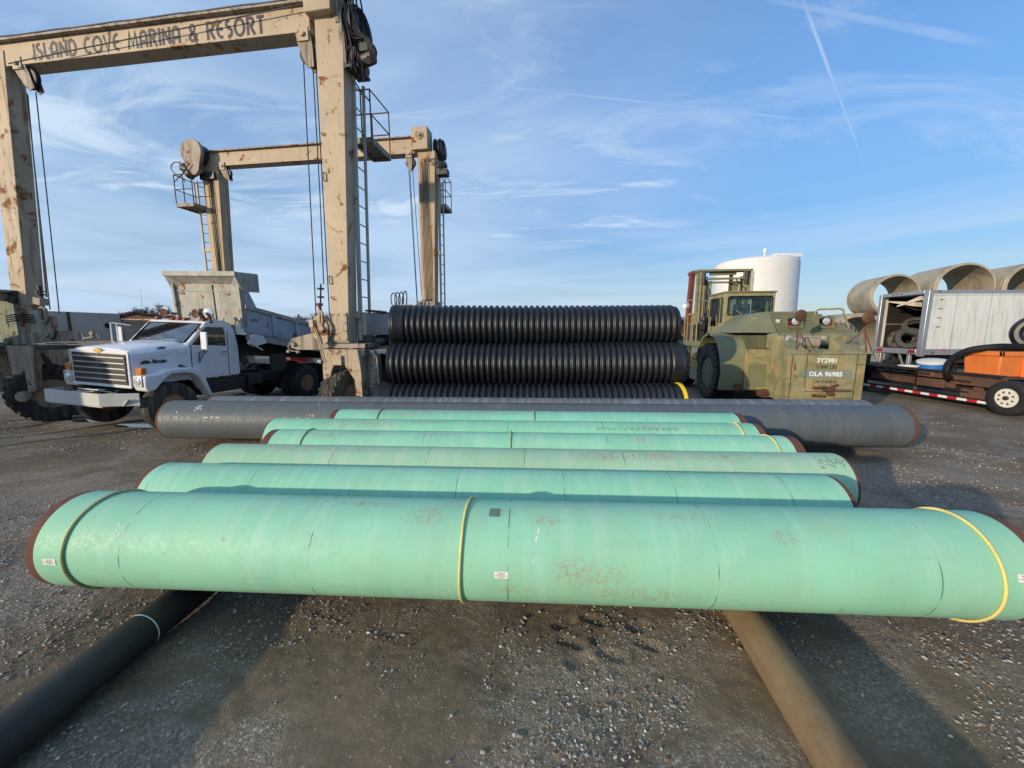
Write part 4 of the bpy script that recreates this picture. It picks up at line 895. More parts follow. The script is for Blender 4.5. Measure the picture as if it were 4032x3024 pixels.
mb = MB(); mb.cyl((-7.24, -.4, 2.84), (-7.24, -.4, 3.1), .02); mb.cyl((-7.24, -.4, 2.9), (-7.24, -.4, 2.925), .08); mb.cyl((-7.24, -.4, 2.98), (-7.24, -.4, 3.0), .08); mb.cyl((-7.24, -.4, 3.02), (-7.24, -.4, 3.12), .04); mb.cyl((-7.45, -.3, 2.95), (-7.45, -.3, 2.98), .07); mb.tube([(-7.45, -.3, 3.05), (-7.42, -.3, 2.7), (-7.38, -.35, 2.4)], .014); mb.build('rope_socket', M['cable'], LIFT)
# side beams along the ground
mb = MB(); mb.b2(-8.42, -7.98, .02, 1.72, 1.80, 2.57); SB = mb.build('side_beam', BP, LIFT, bev=.01)
mb = MB(); mb.cyl((-7.985, 1.38, 2.22), (-7.972, 1.38, 2.22), .075, n=24); mb.build('beam_hole', M['hose'], SB)
mb = MB(); mb.b2(-7.98, -7.965, .5, .56, 1.8, 2.57); mb.b2(-7.985, -7.96, -.0, .04, 1.8, 2.57); mb.split('weld_strip', M['rustpart'], SB)
mb = MB(); mb.b2(-8.38, -8.05, 1.75, 5.4, 1.72, 2.35); mb.b2(-8.42, -8.0, 1.8, 5.2, 2.36, 2.40); mb.build('side_beam', BR, LIFT, bev=.01)
mb = MB(); mb.tube([(-8.2, 1.8, 2.5), (-8.15, 2.2, 2.62), (-8.2, 2.8, 2.55), (-8.1, 3.4, 2.5)], .05); mb.b2(-8.3, -8.1, 3.0, 4.2, 2.42, 2.5); mb.box((-8.1, 2.0, 2.55), (.2, .35, .12), rx=.3); mb.split('rusty_fitting', M['rustpart'], LIFT)
mb = MB(); mb.b2(-.02, .38, .36, 5.38, 1.98, 2.50); mb.build('side_beam', BP, LIFT, bev=.01)
mb = MB(); mb.b2(.30, .44, .5, 1.3, 2.52, 2.56); mb.b2(.2, .34, 1.2, 1.9, 2.51, 2.55); mb.box((.3, 2.0, 2.55), (.07, .12, .2)); mb.box((.38, 1.9, 2.4), (.1, .2, .06)); mb.split('rusty_fitting', M['rustpart'], LIFT)
mb = MB(); mb.cyl((.25, .65, 1.82), (.25, 1.35, 1.82), .13, n=18); mb.b2(.1, .45, 1.35, 1.75, 1.66, 1.98); mb.cyl((.25, .5, 1.84), (.25, .65, 1.84), .17, n=18); mb.b2(.16, .5, .36, .55, 1.72, 1.98); mb.build('travel_motor', M['grease'], LIFT, bev=.01)
mb = MB(); mb.b2(-.28, .52, .02, .7, 1.70, 1.80); mb.b2(.0, .42, .4, 5.4, 1.64, 1.70); mb.build('base_plate', BD, LIFT, bev=.008)
# near right wheel fork
mb = MB(); mb.prism([(-.41, .95), (-.40, 1.68), (.44, 1.68), (.50, 1.2), (.50, .30), (.36, .30), (.33, 1.02), (.07, 1.40), (-.10, 1.40), (-.20, 1.2), (-.27, .95)], 'y', -.16, .02); mb.build('wheel_fork', BR, LIFT, bev=.01)
mb = MB(); mb.hexa([(.36, .02, 1.68), (.50, .02, 1.68), (.50, .44, 1.68), (.36, .44, 1.68)], [(.38, .02, .30), (.50, .02, .30), (.50, .44, .30), (.38, .44, .30)]); mb.b2(.35, .53, -.06, .3, 1.52, 1.66); mb.box((.50, .12, .66), (.07, .3, .10), rx=-.3); mb.build('fork_arm', BD, LIFT, bev=.01)
mb = MB(); mb.prism([(.52, .62), (.60, .55), (.72, .62), (.76, .9), (.74, 1.5), (.64, 1.64), (.50, 1.66)], 'y', .12, .30)
for z, r_ in ((1.5, .05), (1.28, .07), (.98, .08), (.78, .06)): mb.torus((.64, .115, z), (0, 1, 0), r_, .02, 18, 6)
mb.build('gear_case', BD, LIFT, bev=.01)
mb = MB(); mb.b2(-.13, .08, -.22, -.16, 1.34, 1.55); mb.cyl((-.08, -.22, 1.50), (-.08, -.235, 1.5), .014, n=8); mb.cyl((.04, -.22, 1.50), (.04, -.235, 1.5), .014, n=8); mb.build('junction_box', BG, LIFT, bev=.008)
mb = MB(); mb.prism([(.14, .30), (.22, .62), (.38, .68), (.46, .60), (.46, .30)], 'y', -.30, -.16); mb.build('hub_guard', BD, LIFT, bev=.01)
wheel(LIFT, 'wheel', (-.02, .18, .61), (math.cos(R(-22)), math.sin(R(-22)), 0), .63, .50, .30, M['tyre_dusty'], M['rim_beige'], lugs=26, lh=.010)
wheel(LIFT, 'wheel', (-7.40, -.42, .60), (math.cos(R(-22)), math.sin(R(-22)), 0), .68, .52, .34, M['tyre_dusty'], M['rim_beige'], lugs=22, block=True, dish=.6)
wheel(LIFT, 'wheel', (.05, 5.6, .60), (1, 0, 0), .62, .46, .30, M['tyre_dusty'], M['rim_beige'], lugs=24); wheel(LIFT, 'wheel', (-8.2, 5.6, .60), (1, 0, 0), .62, .46, .30, M['tyre_dusty'], M['rim_beige'], lugs=24)
mb = MB(); mb.prism([(-7.72, 1.74), (-6.98, 1.74), (-7.02, 1.2), (-7.12, .72), (-7.62, .52), (-7.66, .9)], 'y', -.86, -.72); mb.cyl((-7.4, -.8, .6), (-7.25, -1.0, .6), .12, n=18); mb.build('wheel_strut', BD, LIFT, bev=.012)
mb = MB(); mb.b2(-8.5, -6.5, -.80, -.28, 1.66, 1.74); mb.b2(-7.0, -6.4, -.6, -.4, 1.78, 1.80); mb.build('base_plate', M['grease'], LIFT, bev=.008)
mb = MB()
for i in range(4): mb.hose([(-7.0, -.7, 1.55), (-6.85, -.75, 1.5 - .05 * i), (-6.72 + .02 * i, -.75, 1.38 - .04 * i), (-6.8, -.75, 1.22 - .03 * i), (-7.0, -.72, 1.2 - .03 * i)], .02)
for i in range(4): mb.tube([(-8.9, -.1, 2.3 + .05 * i), (-8.6, -.08, 2.33 + .05 * i), (-8.1, -.06, 2.28 + .06 * i)], .014)
mb.split('hydraulic_hose', M['hose'], LIFT)
mb = MB(); mb.prism([(-8.75, 1.74), (-8.36, 1.74), (-8.42, 1.0), (-8.55, .75), (-8.75, .75)], 'y', -.2, .1); mb.b2(-8.75, -8.1, .1, .5, .7, 1.72); mb.build('leg_foot', BR, LIFT, bev=.012)
mb = MB(); mb.b2(-6.66, -6.1, 1.2, 1.5, .3, 1.6); mb.build('rear_strut', BG, LIFT, bev=.012)
# operator's cab, lengthened out of view so that it shades the inward arms
mb = MB(); zt, zb = 3.02, .95
for (x0, x1, z0, z1) in ((-9.6, -8.78, zb, 1.95), (-9.6, -8.78, 2.82, 3.0), (-8.86, -8.76, 1.95, 2.82), (-9.6, -9.25, 1.95, 2.82)): mb.b2(x0, x1, -3.0, -2.93, z0, z1)
for (y0, y1, z0, z1) in ((-3.0, .1, zb, 1.8), (-3.0, .1, 2.8, 3.0), (-3.0, -.95, 1.8, 2.8), (0, .1, 1.8, 2.8)): mb.b2(-8.80, -8.74, y0, y1, z0, z1)
mb.b2(-9.6, -8.76, .04, .1, zb, 3.0); CB = mb.build('operator_cab', BR, LIFT, bev=.02)
mb = MB(); mb.b2(-9.65, -8.62, -3.1, .16, 3.0, 3.07); mb.build('roof', BD, CB, bev=.02)
mb = MB(); mb.b2(-8.79, -8.77, -.95, 0, 1.8, 2.8); mb.build('window', M['clear'], CB)
mb = MB(); mb.b2(-9.0, -8.5, -.9, -.4, .62, .95); mb.build('step', BD, CB, bev=.02)
# ------------------------------------------------------------------ dump truck (local x forward, y to its left, origin under the front axle)
TR = thing('dump_truck', 'old white dump truck with grey bed and slatted grille, inside the gantry', 'dump truck', (-8.33, 8.41, 0), rot=(R(-2.0), 0, R(-103)))
TW, TRU = M['truck_white'], M['truck_rust']
# hood
mb = MB()
def hoodsec(x, w, z0, z1, wt):  # half section points
    return [(x, -w, z0), (x, -w, z1 - .10), (x, -wt - .0, z1 - .02), (x, -wt * .6, z1 + .015), (x, 0, z1 + .02), (x, wt * .6, z1 + .015), (x, wt, z1 - .02), (x, w, z1 - .10), (x, w, z0)]
secs = [hoodsec(.55, .80, .98, 1.72, .72), hoodsec(.50, .815, .98, 1.74, .73), hoodsec(.1, .83, 1.0, 1.78, .74), hoodsec(-.30, .85, 1.02, 1.83, .76), hoodsec(-.52, .86, 1.02, 1.85, .77)]
rows = [[mb._v(p) for p in s_] for s_ in secs]
for a, b in zip(rows, rows[1:]):
    for i in range(8): mb.bm.faces.new((a[i], a[i + 1], b[i + 1], b[i]))
mb.bm.faces.new(rows[0]); mb.bm.faces.new(rows[-1][::-1]); HOOD = mb.build('hood', TW, TR, smooth=38, bev=.015)
mb = MB()
for s in (-1, 1): mb.tube([(.48, s * .832, 1.55), (.1, s * .846, 1.60), (-.5, s * .876, 1.66)], .006, 6); mb.b2(-.30, -.292, s * .85, s * .868, 1.05, 1.72)
mb.build('body_crease', TRU, HOOD)
# grille
mb = MB(); mb.b2(.56, .585, -.79, .79, .95, 1.69); mb.build('grille_surround', TW, TR, bev=.012)
mb = MB(); mb.b2(.585, .60, -.73, .73, 1.02, 1.635); GR = mb.build('grille', M['hose'], TR)
mb = MB()
for i in range(30): z = 1.03 + i * .0205; mb.b2(.600, .609, -.73, .73, z, z + .0055)
mb.b2(.60, .612, -.006, .006, 1.02, 1.635); mb.build('grille_slats', M['slat'], GR)
for i in range(5):
    mb = MB(); z = 1.115 + i * .112; mb.b2(.60, .630, -.725, .725, z - .012, z + .013); mb.build('grille_bar', M['alu'], GR, bev=.004)
# gold emblem at the grille's top edge
mb = MB(Matrix.Translation(V((.60, 0, 1.685))) @ Matrix.Rotation(R(-90), 4, 'Z') @ Matrix.Rotation(R(90), 4, 'X'))
mb.prism([(-.11, -.018), (-.10, .030), (-.045, .030), (-.04, .050), (.05, .050), (.045, .030), (.11, .030), (.10, -.018), (.045, -.018), (.04, -.04), (-.05, -.04), (-.045, -.018)], 'z', 0, .03); mb.build('emblem', M['gold'], HOOD)
# headlamp pods and fenders
for s in (-1, 1):
    mb = MB()
    pts = [(.52, .90), (.56, 1.0), (.56, 1.22), (.50, 1.235), (.30, 1.24), (.16, 1.30), (-.05, 1.325), (-.38, 1.32), (-.52, 1.27), (-.64, 1.10), (-.80, .62), (-.74, .60), (-.62, .88), (-.52, 1.06), (-.40, 1.17), (-.20, 1.22), (.06, 1.21), (.22, 1.10), (.34, .96), (.42, .90)]
    mb.prism(pts, 'y', s * .80, s * 1.14); FD = mb.build('fender', TW, TR, bev=.03, seg=3, smooth=50)
    mb = MB(); mb.b2(.56, .585, s * .86, s * 1.08, 1.00, 1.23); hl = mb.build('headlight', M['alu'], TR, bev=.03)
    mb = MB(); mb.lathe([(0, .085), (.012, .08), (.02, .05), (.022, .001)], (.585, s * .97, 1.115), (1, 0, 0), 24); mb.build('lens', M['lamp'], hl)
    mb = MB(); mb.b2(.46, .56, s * .90, s * 1.06, 1.245, 1.38); mb.build('turn_signal', M['amber'], TR, bev=.015)
# bumper
mb = MB(); mb.b2(.92, .95, -1.0, .50, .63, .885); mb.hexa([(.95, .50, .63), (.95, .50, .885), (.92, .50, .885), (.92, .50, .63)], [(.62, 1.03, .63), (.62, 1.03, .885), (.60, 1.02, .885), (.60, 1.02, .63)])
mb.b2(.66, .92, -1.0, -.975, .63, .885); mb.b2(.70, .92, -1.0, .50, .60, .63)
mb.box((.74, .86, .70), (.05, .03, .2), rx=-.8); BMP = mb.build('bumper', M['bumper'], TR, bev=.006)
mb = MB(); mb.box((.80, .15, .915), (.22, .55, .02), ry=-.35); mb.box((.78, .0, .90), (.25, .35, .012), rz=.3); mb.b2(.4, .9, -.45, -.38, .66, .86); mb.b2(.4, .9, .38, .45, .66, .86); mb.build('bumper_bracket', M['bumper'], BMP)
# cab
prof = [(-.50, 1.0), (-.50, 1.82), (-.90, 2.26), (-1.0, 2.335), (-1.35, 2.36), (-1.55, 2.32), (-1.66, 2.15), (-1.74, 1.6), (-1.76, 1.05), (-1.70, .98), (-.62, .95)]
def cabside(s):
    y = s * .88; yo = s * .84
    mb = MB()
    # panel pieces round the window opening
    def slab(p, ya=y, yb=yo): mb.prism(p, 'y', ya, yb)
    slab([(-.50, 1.0), (-.50, 1.80), (-1.74, 1.72), (-1.76, 1.05), (-1.70, .98), (-.62, .95)])
    slab([(-.50, 1.80), (-.92, 2.24), (-.955, 2.20), (-.60, 1.79)]); slab([(-.92, 2.24), (-1.02, 2.28), (-1.40, 2.28), (-1.38, 2.19), (-1.06, 2.20), (-.955, 2.20)])
    slab([(-1.40, 2.28), (-1.58, 2.26), (-1.67, 2.10), (-1.745, 1.72), (-1.43, 1.735), (-1.42, 2.10), (-1.38, 2.19)])
    o = mb.build('cab_side', TW, TR, smooth=30, bev=.008); return o
for s in (1, -1):
    cs = cabside(s)
    mb = MB(); mb.prism([(-.60, 1.79), (-.955, 2.20), (-1.06, 2.20), (-1.38, 2.19), (-1.42, 2.10), (-1.43, 1.735)], 'y', s * .855, s * .862); W_ = mb.build('side_window', M['screen'], TR)
    mb = MB(); mb.prism([(-.55, 1.02), (-.56, 1.79), (-.58, 1.79), (-.57, 1.02)], 'y', s * .881, s * .884); mb.prism([(-1.46, 1.0), (-1.48, 2.1), (-1.465, 2.1), (-1.445, 1.0)], 'y', s * .881, s * .884); mb.b2(-.80, -.785, s * .865, s * .87, 1.8, 2.05); mb.split('door_seam', M['interior'], cs)
    mb = MB(); mb.box((-1.35, s * .90, 1.60), (.13, .02, .028)); mb.cyl((-1.33, s * .88, 1.5), (-1.33, s * .895, 1.5), .012); mb.build('door_handle', M['chrome'], cs)
    mb = MB(); rs = random.Random(5 + s)
    for i in range(20):
        x = -.66 - i * .053; mb.prism([(x, .955), (x - .055, .965), (x - .055, .975 + rs.uniform(.005, .05)), (x, .975 + rs.uniform(.005, .05))], 'y', s * .8805, s * .884)
    mb.build('rusted_sill', M['rustpart'], cs)
mb = MB(); mb.prism([(-.93, 2.25), (-.99, 2.325), (-1.2, 2.37), (-1.42, 2.36), (-1.58, 2.30), (-1.60, 2.26)], 'y', -.87, .87); ROOF = mb.build('cab_roof', TRU, TR, bev=.03, seg=3)
mb = MB(); mb.prism([(-1.60, 2.27), (-1.74, 1.6), (-1.76, 1.0), (-1.72, 1.0), (-1.70, 1.6), (-1.58, 2.22)], 'y', -.84, .84); mb.build('cab_back', TW, TR)
mb = MB(); mb.b2(-.56, -.50, -.84, .84, 1.0, 1.84); mb.build('firewall', TW, TR)
def wsframe(y0, y1, x0, z0, x1, z1): pass
mb = MB(); A_, B_ = V((-.52, 0, 1.83)), V((-.935, 0, 2.27))
for s in (-1, 1):
    mb.hexa([(A_.x, s * .86, A_.z), (A_.x, s * .76, A_.z), (A_.x - .03, s * .76, A_.z), (A_.x - .03, s * .86, A_.z)], [(B_.x, s * .86, B_.z), (B_.x, s * .78, B_.z), (B_.x - .03, s * .78, B_.z), (B_.x - .03, s * .86, B_.z)])
mb.split('windscreen_pillar', TRU, TR, bev=.006)
mb = MB(); e = .02
for s in (-1, 1): mb.tube([(A_.x + .012, s * .765, A_.z + .012), (B_.x + .012, s * .775, B_.z - .005)], .016)
mb.tube([(A_.x + .012, -.765, A_.z + .012), (A_.x + .04, 0, A_.z + .012), (A_.x + .012, .765, A_.z + .012)], .016); mb.tube([(B_.x + .012, -.775, B_.z - .005), (B_.x + .04, 0, B_.z), (B_.x + .012, .775, B_.z - .005)], .016)
WS = mb.build('windscreen_seal', M['hose'], TR)
mb = MB(); n = 8; rows = []
for k in (0, 1):
    P_ = A_ if k == 0 else B_; hw = .765 if k == 0 else .775
    rows.append([mb._v((P_.x + .008 + .03 * (1 - (i / n * 2 - 1) ** 2), (i / n * 2 - 1) * hw, P_.z + .012 * (1 - k))) for i in range(n + 1)])
for i in range(n): mb.bm.faces.new((rows[0][i], rows[0][i + 1], rows[1][i + 1], rows[1][i]))
mb.build('windscreen', M['screen'], TR)
mb = MB()
for y0, y1 in ((-.5, -.05), (.15, .62)): mb.tube([(-.50, y1, 1.86), (-.545, y0, 1.90)], .008, 6); mb.tube([(-.53, y0 - .06, 1.895), (-.555, y0 + .34, 1.90)], .006, 6)
mb.build('wiper', M['chrome'], WS)
mb = MB(); mb.b2(-1.70, -.60, -.83, .83, 1.02, 1.06); mb.b2(-.76, -.58, -.83, .83, 1.5, 1.78); mb.build('cab_floor', M['interior'], TR)
mb = MB(); mb.b2(-1.62, -1.45, -.75, .75, 1.1, 1.98); mb.b2(-1.5, -1.05, -.75, .75, 1.1, 1.42); mb.build('bench_seat', M['seat'], TR, bev=.05, seg=3)
mb = MB(); mb.torus((-.90, .42, 1.78), (.75, 0, .66), .20, .013, 30, 8); mb.cyl((-.90, .42, 1.78), (-.72, .42, 1.62), .02); mb.build('steering_wheel', M['hose'], TR)
# roof lamps, horns, beacons
for y in (-.70, -.22, -.03, .16, .70):
    mb = MB(); mb.prism([(-.99, 2.335), (-1.12, 2.36), (-1.12, 2.40), (-1.04, 2.405), (-.98, 2.36)], 'y', y - .055, y + .055); mb.build('marker_light', M['redlens'], ROOF, bev=.008)
for s, x in ((-1, -1.2), (1, -1.2)):
    mb = MB(); mb.lathe([(0, .03), (.06, .07), (.10, .105), (.11, .11), (.10, .085), (.07, .001)], (x + .05, s * .48, 2.50), (1, 0, 0), 22); mb.cyl((x - .16, s * .48, 2.49), (x + .08, s * .48, 2.50), .022, .035); h_ = mb.build('air_horn', M['rustpart'] if s > 0 else M['rustpart'], ROOF)
    mb = MB(); mb.cyl((x - .1, s * .48, 2.34), (x - .1, s * .48, 2.48), .02); mb.build('horn_stand', M['chrome'], h_)
    mb = MB(); c = V((x + .05, s * .48 + .27 if s > 0 else s * .48 - .07, 2.535 if s > 0 else 2.54)); mb.lathe([(-.14, .02), (-.10, .07), (-.03, .115), (.02, .12), (.03, .11)], c, (1, .25, 0), 24); sp_ = mb.build('spotlight', M['chrome'], ROOF)
    mb = MB(); mb.lathe([(0, .115), (.012, .09), (.018, .001)], c + V((.02, .005, 0)), (1, .25, 0), 24); mb.build('lens', M['lamp'], sp_)
mb = MB(); mb.box((-1.1, .82, 2.42), (.05, .03, .26), rx=.5); mb.cyl((-1.15, .48, 2.50), (-1.15, .75, 2.52), .02); mb.build('lamp_bracket', M['rustpart'], ROOF)
mb = MB(); mb.lathe([(0, .05), (.06, .045), (.08, .001)], (-1.45, .5, 2.50), (1, 0, 0), 14); mb.lathe([(0, .05), (.06, .045), (.08, .001)], (-1.45, -.2, 2.50), (1, 0, 0), 14); mb.cyl((-1.45, .5, 2.36), (-1.45, .5, 2.47), .015); mb.cyl((-1.45, -.2, 2.36), (-1.45, -.2, 2.47), .015); mb.build('small_horn', M['chrome'], ROOF)
mb = MB(); mb.cyl((-.85, -.88, 2.2), (-1.05, -1.15, 3.05), .004, .002, 5); mb.build('aerial', M['cable'], TR)
# mirrors
mb = MB(); mb.b2(-.66, -.62, 1.10, 1.28, 1.70, 2.10); ml = mb.build('mirror', TRU, TR, bev=.02)
mb = MB(); mb.tube([(-.80, .88, 2.16), (-.70, 1.0, 2.19), (-.62, 1.18, 2.16), (-.64, 1.19, 2.08)], .011); mb.tube([(-.64, 1.19, 1.70), (-.66, 1.15, 1.66), (-.72, .90, 1.38)], .011); mb.tube([(-.64, 1.17, 1.67), (-.75, .90, 1.62), (-.72, .90, 1.42)], .010); mb.tube([(-.66, 1.22, 1.66), (-.9, .88, 1.60)], .010); mb.tube([(-.8, .9, 2.16), (-.64, .95, 2.1), (-.66, 1.0, 2.08)], .008)
mb.split('mirror_bracket', M['rustpart'], ml)
mb = MB(); mb.b2(-.50, -.48, -1.20, -1.02, 1.80, 2.14); mr = mb.build('mirror', TW, TR, bev=.01)
mb = MB(); mb.tube([(-.58, -.88, 2.18), (-.42, -1.05, 2.22), (-.42, -1.24, 2.22), (-.42, -1.24, 1.70), (-.48, -1.1, 1.66), (-.6, -.88, 1.66)], .014); mb.tube([(-.42, -1.05, 2.2), (-.42, -1.05, 1.68)], .014); mb.build('mirror_bracket', TW, mr)
# writing on the hood side: small bear outline and the model word as on the truck
mb = MB(); MT = Matrix.Translation(V((.22, .842, 1.44))) @ Matrix.Rotation(R(180), 4, 'Z') @ Matrix.Rotation(R(90), 4, 'X')
add_text(mb, 'Bruin', .11, MT @ Matrix.Translation(V((.16, 0, 0))), bold=.004, ext=.004, align='CENTER', sx=1.15)
mb.M = MT; mb.prism([(-.20, 0), (-.19, .035), (-.15, .06), (-.10, .075), (-.05, .06), (-.02, .03), (.0, 0)], 'z', 0, .004); mb.M = Matrix.Identity(4)
mb.build('lettering', M['interior'], HOOD, smooth=0)
mb = MB(); MT = Matrix.Translation(V((-.02, .80, 1.745))) @ Matrix.Rotation(R(35), 4, 'X')
mb.M = MT; mb.prism([(-.09, 0), (-.04, .05), (-.02, .03), (.05, .06), (.04, .02), (.10, .01), (.05, -.02), (.06, -.05), (.0, -.03), (-.03, -.05), (-.04, -.01)], 'z', 0, .008); mb.build('dark_paint_chip', M['interior'], HOOD, smooth=0)
mb = MB(); mb.tube([(-.34, .868, 1.50), (-.28, .872, 1.47), (-.12, .87, 1.41)] if False else [(-.30, .878, 1.36), (-.36, .885, 1.33), (-.44, .93, 1.29)], .018); mb.build('hood_latch', M['hose'], HOOD)
# chassis
DS = M['dsteel']
mb = MB()
for s in (-1, 1): mb.b2(-6.0, .62, s * .40, s * .48, .66, .90)
for x in (.3, -1.9, -2.6, -3.4, -4.3, -5.2, -5.9): mb.b2(x - .06, x + .06, -.4, .4, .68, .86)
mb.build('chassis_frame', DS, TR)
mb = MB(); mb.cyl((0, -.95, .52), (0, .95, .52), .07); mb.b2(-.25, .30, -.35, .35, .5, 1.0); mb.b2(-.3, .5, -.55, -.45, .55, .62); mb.b2(-.3, .5, .45, .55, .55, .62); mb.build('front_axle', DS, TR)
mb = MB(); mb.b2(-.66, -1.9, .55, .90, .62, .94); mb.b2(-1.92, -2.32, .60, .98, .70, .98); mb.b2(-.75, -1.8, .86, 1.02, .45, .50); mb.build('fuel_tank_or_shade_box', DS, TR, bev=.03)
mb = MB(); mb.b2(-.66, -1.8, -.90, -.55, .55, .94); mb.build('battery_box', DS, TR, bev=.03)
for x in (-3.88, -5.05):
    mb = MB(); mb.cyl((x, -1.0, .51), (x, 1.0, .51), .08); mb.lathe([(-.25, .05), (-.12, .19), (.12, .19), (.25, .05)], (x, 0, .51), (0, 1, 0), 18); mb.build('rear_axle', DS, TR)
    for s in (-1, 1):
        wheel(TR, 'wheel', (x, s * .95, .51), (0, s, 0), .51, .25, .25, M['tyre'], M['rim_rust'], dish=1.3)
        wheel(TR, 'wheel', (x, s * .64, .51), (0, s, 0), .51, .25, .25, M['tyre'], M['rim_rust'], dish=.6)
for s in (-1, 1):
    o = wheel(TR, 'wheel', (0, s * .93, .51), (0, s, 0), .51, .26, .25, M['tyre_dusty'], M['rim_rust'], dish=-.2)
    mb = MB(Matrix.Translation(V((0, s * .93, .51))))
    for k in (-.075, -.03, .03, .075): mb.torus((0, k, 0), (0, 1, 0), .505, .010, 48, 6)
    mb.build('tread_rib', M['tyre_dusty'], o)
mb = MB(); mb.b2(-2.7, -3.25, .86, .90, 1.00, 1.45); mb.b2(-2.7, -3.25, -.90, -.86, 1.00, 1.45); mb.split('mud_guard', DS, TR)
mb = MB(); mb.cyl((-2.3, 0, .9), (-2.55, 0, 1.9), .13); mb.cyl((-2.3, .0, .8), (-2.3, 0, 1.1), .2); mb.build('hoist_ram', DS, TR)
# dump bed (tilted about the rear hinge)
BT = R(10.0); bx0, bz0 = -1.86, 2.08
def bp(dx, dz): # dx back along the bed, dz above the floor
    return (bx0 - dx * math.cos(BT) + dz * math.sin(BT) * .35, bz0 - dx * math.sin(BT) + dz * math.cos(BT))
mb = MB(); F_ = 1.10; L_ = 4.1
mb.prism([bp(0, 0), bp(0, .05), bp(L_, .05), bp(L_, 0)], 'y', -F_, F_); BED = mb.build('dump_bed', M['bed_side'], TR)
for s in (-1, 1):
    y0, y1 = s * F_, s * (F_ - .03)
    mb = MB(); mb.prism([bp(0, .05), bp(0, .64), bp(L_, .62), bp(L_, .05)], 'y', y0, y1)
    mb.prism([bp(0, .62), bp(0, 1.22), bp(.10, 1.18), bp(.38, .64)], 'y', y0, y1); sd = mb.build('bed_side', M['bed_side'], TR, bev=.004)
    mb = MB(); mb.prism([bp(-.03, .60), bp(-.03, .70), bp(L_, .68), bp(L_, .58)], 'y', s * (F_ + .05), s * (F_ - .05)); mb.prism([bp(0, -.20), bp(0, -.02), bp(L_, -.02), bp(L_, -.18)], 'y', s * (F_ + .03), s * (F_ - .10)); mb.build('side_rail', M['bed'], sd)
    for dx in (.78, 1.62, 2.45, 3.3):
        mb = MB(); mb.prism([bp(dx, .03), bp(dx, .60), bp(dx + .12, .60), bp(dx + .12, .03)], 'y', s * F_, s * (F_ + .05)); mb.build('side_post', M['bed_side'], sd, bev=.006)
    mb = MB()
    for dx in (1.8, 2.4): mb.prism([bp(dx, .69), bp(dx, .80), bp(dx + .03, .86), bp(dx + .07, .80), bp(dx + .07, .69)], 'y', s * F_, s * (F_ - .04))
    mb.build('stake', M['bed'], sd)
mb = MB(); mb.prism([bp(-.03, -.02), bp(-.03, 1.20), bp(.03, 1.20), bp(.03, -.02)], 'y', -F_, F_); FW = mb.build('front_wall', M['bed'], TR, bev=.006)
mb = MB(); mb.prism([bp(-.035, .02), bp(-.035, 1.18), bp(-.06, 1.18), bp(-.06, .02)], 'y', .16, .20); mb.prism([bp(-.035, 1.0), bp(-.035, 1.03), bp(-.05, 1.03), bp(-.05, 1.0)], 'y', -F_, F_)
for y in (-F_ + .02, F_ - .10): mb.prism([bp(-.03, .0), bp(-.03, 1.2), bp(-.10, 1.2), bp(-.10, .0)], 'y', y, y + .08)
mb.build('wall_rib', M['bed'], FW)
mb = MB(); p0 = bp(-.04, .22); p1 = bp(-.04, .56); mb.prism([p0, p1, (p1[0] + .03, p1[1]), (p0[0] + .03, p0[1])], 'y', -.33, .02); mb.build('wall_opening', M['hose'], FW, bev=.02)
mb = MB()
for y in (-.9, .55): q = bp(-.05, .95); mb.b2(q[0], q[0] + .012, y, y + .16, q[1] - .02, q[1] + .012)
mb.build('clearance_light', M['redlens'], FW)
mb = MB(); a = bp(-.03, 1.20); lx, lz = -1.58, 3.54; b0 = bp(.36, 1.36)
mb.hexa([(a[0], -.78, a[1]), (a[0], .78, a[1]), (a[0] + .03, .78, a[1] + .02), (a[0] + .03, -.78, a[1] + .02)], [(lx, -1.10, lz - .10), (lx, 1.10, lz - .10), (lx, 1.10, lz - .07), (lx, -1.10, lz - .07)])
mb.hexa([(a[0], -.78, a[1]), (a[0], -1.12, a[1] - .18), (a[0] + .0, -1.12, a[1] - .15), (a[0] + .02, -.78, a[1] + .03)], [(lx, -1.10, lz - .10), (lx + .0, -1.12, lz - .10), (lx, -1.12, lz - .06), (lx, -1.10, lz - .06)])
mb.hexa([(a[0], .78, a[1]), (a[0], 1.12, a[1] - .18), (a[0] + .0, 1.12, a[1] - .15), (a[0] + .02, .78, a[1] + .03)], [(lx, 1.10, lz - .10), (lx + .0, 1.12, lz - .10), (lx, 1.12, lz - .06), (lx, 1.10, lz - .06)])
mb.b2(lx - .005, lx + .03, -1.14, 1.14, lz - .10, lz + .02); mb.hexa([(lx, -1.12, lz + .01), (lx, 1.12, lz + .01), (lx, 1.12, lz - .02), (lx, -1.12, lz - .02)], [(b0[0] - .1, -1.12, b0[1] + .22), (b0[0] - .1, 1.12, b0[1] + .22), (b0[0] - .1, 1.12, b0[1] + .18), (b0[0] - .1, -1.12, b0[1] + .18)])
for s in (-1, 1): mb.prism([(lx, lz), (b0[0] - .1, b0[1] + .2), (b0[0] - .12, b0[1] - .25), (a[0], a[1] - .18), (lx, lz - .06)], 'y', s * 1.10, s * 1.13)
mb.build('cab_shield', M['bed'], TR, bev=.006)
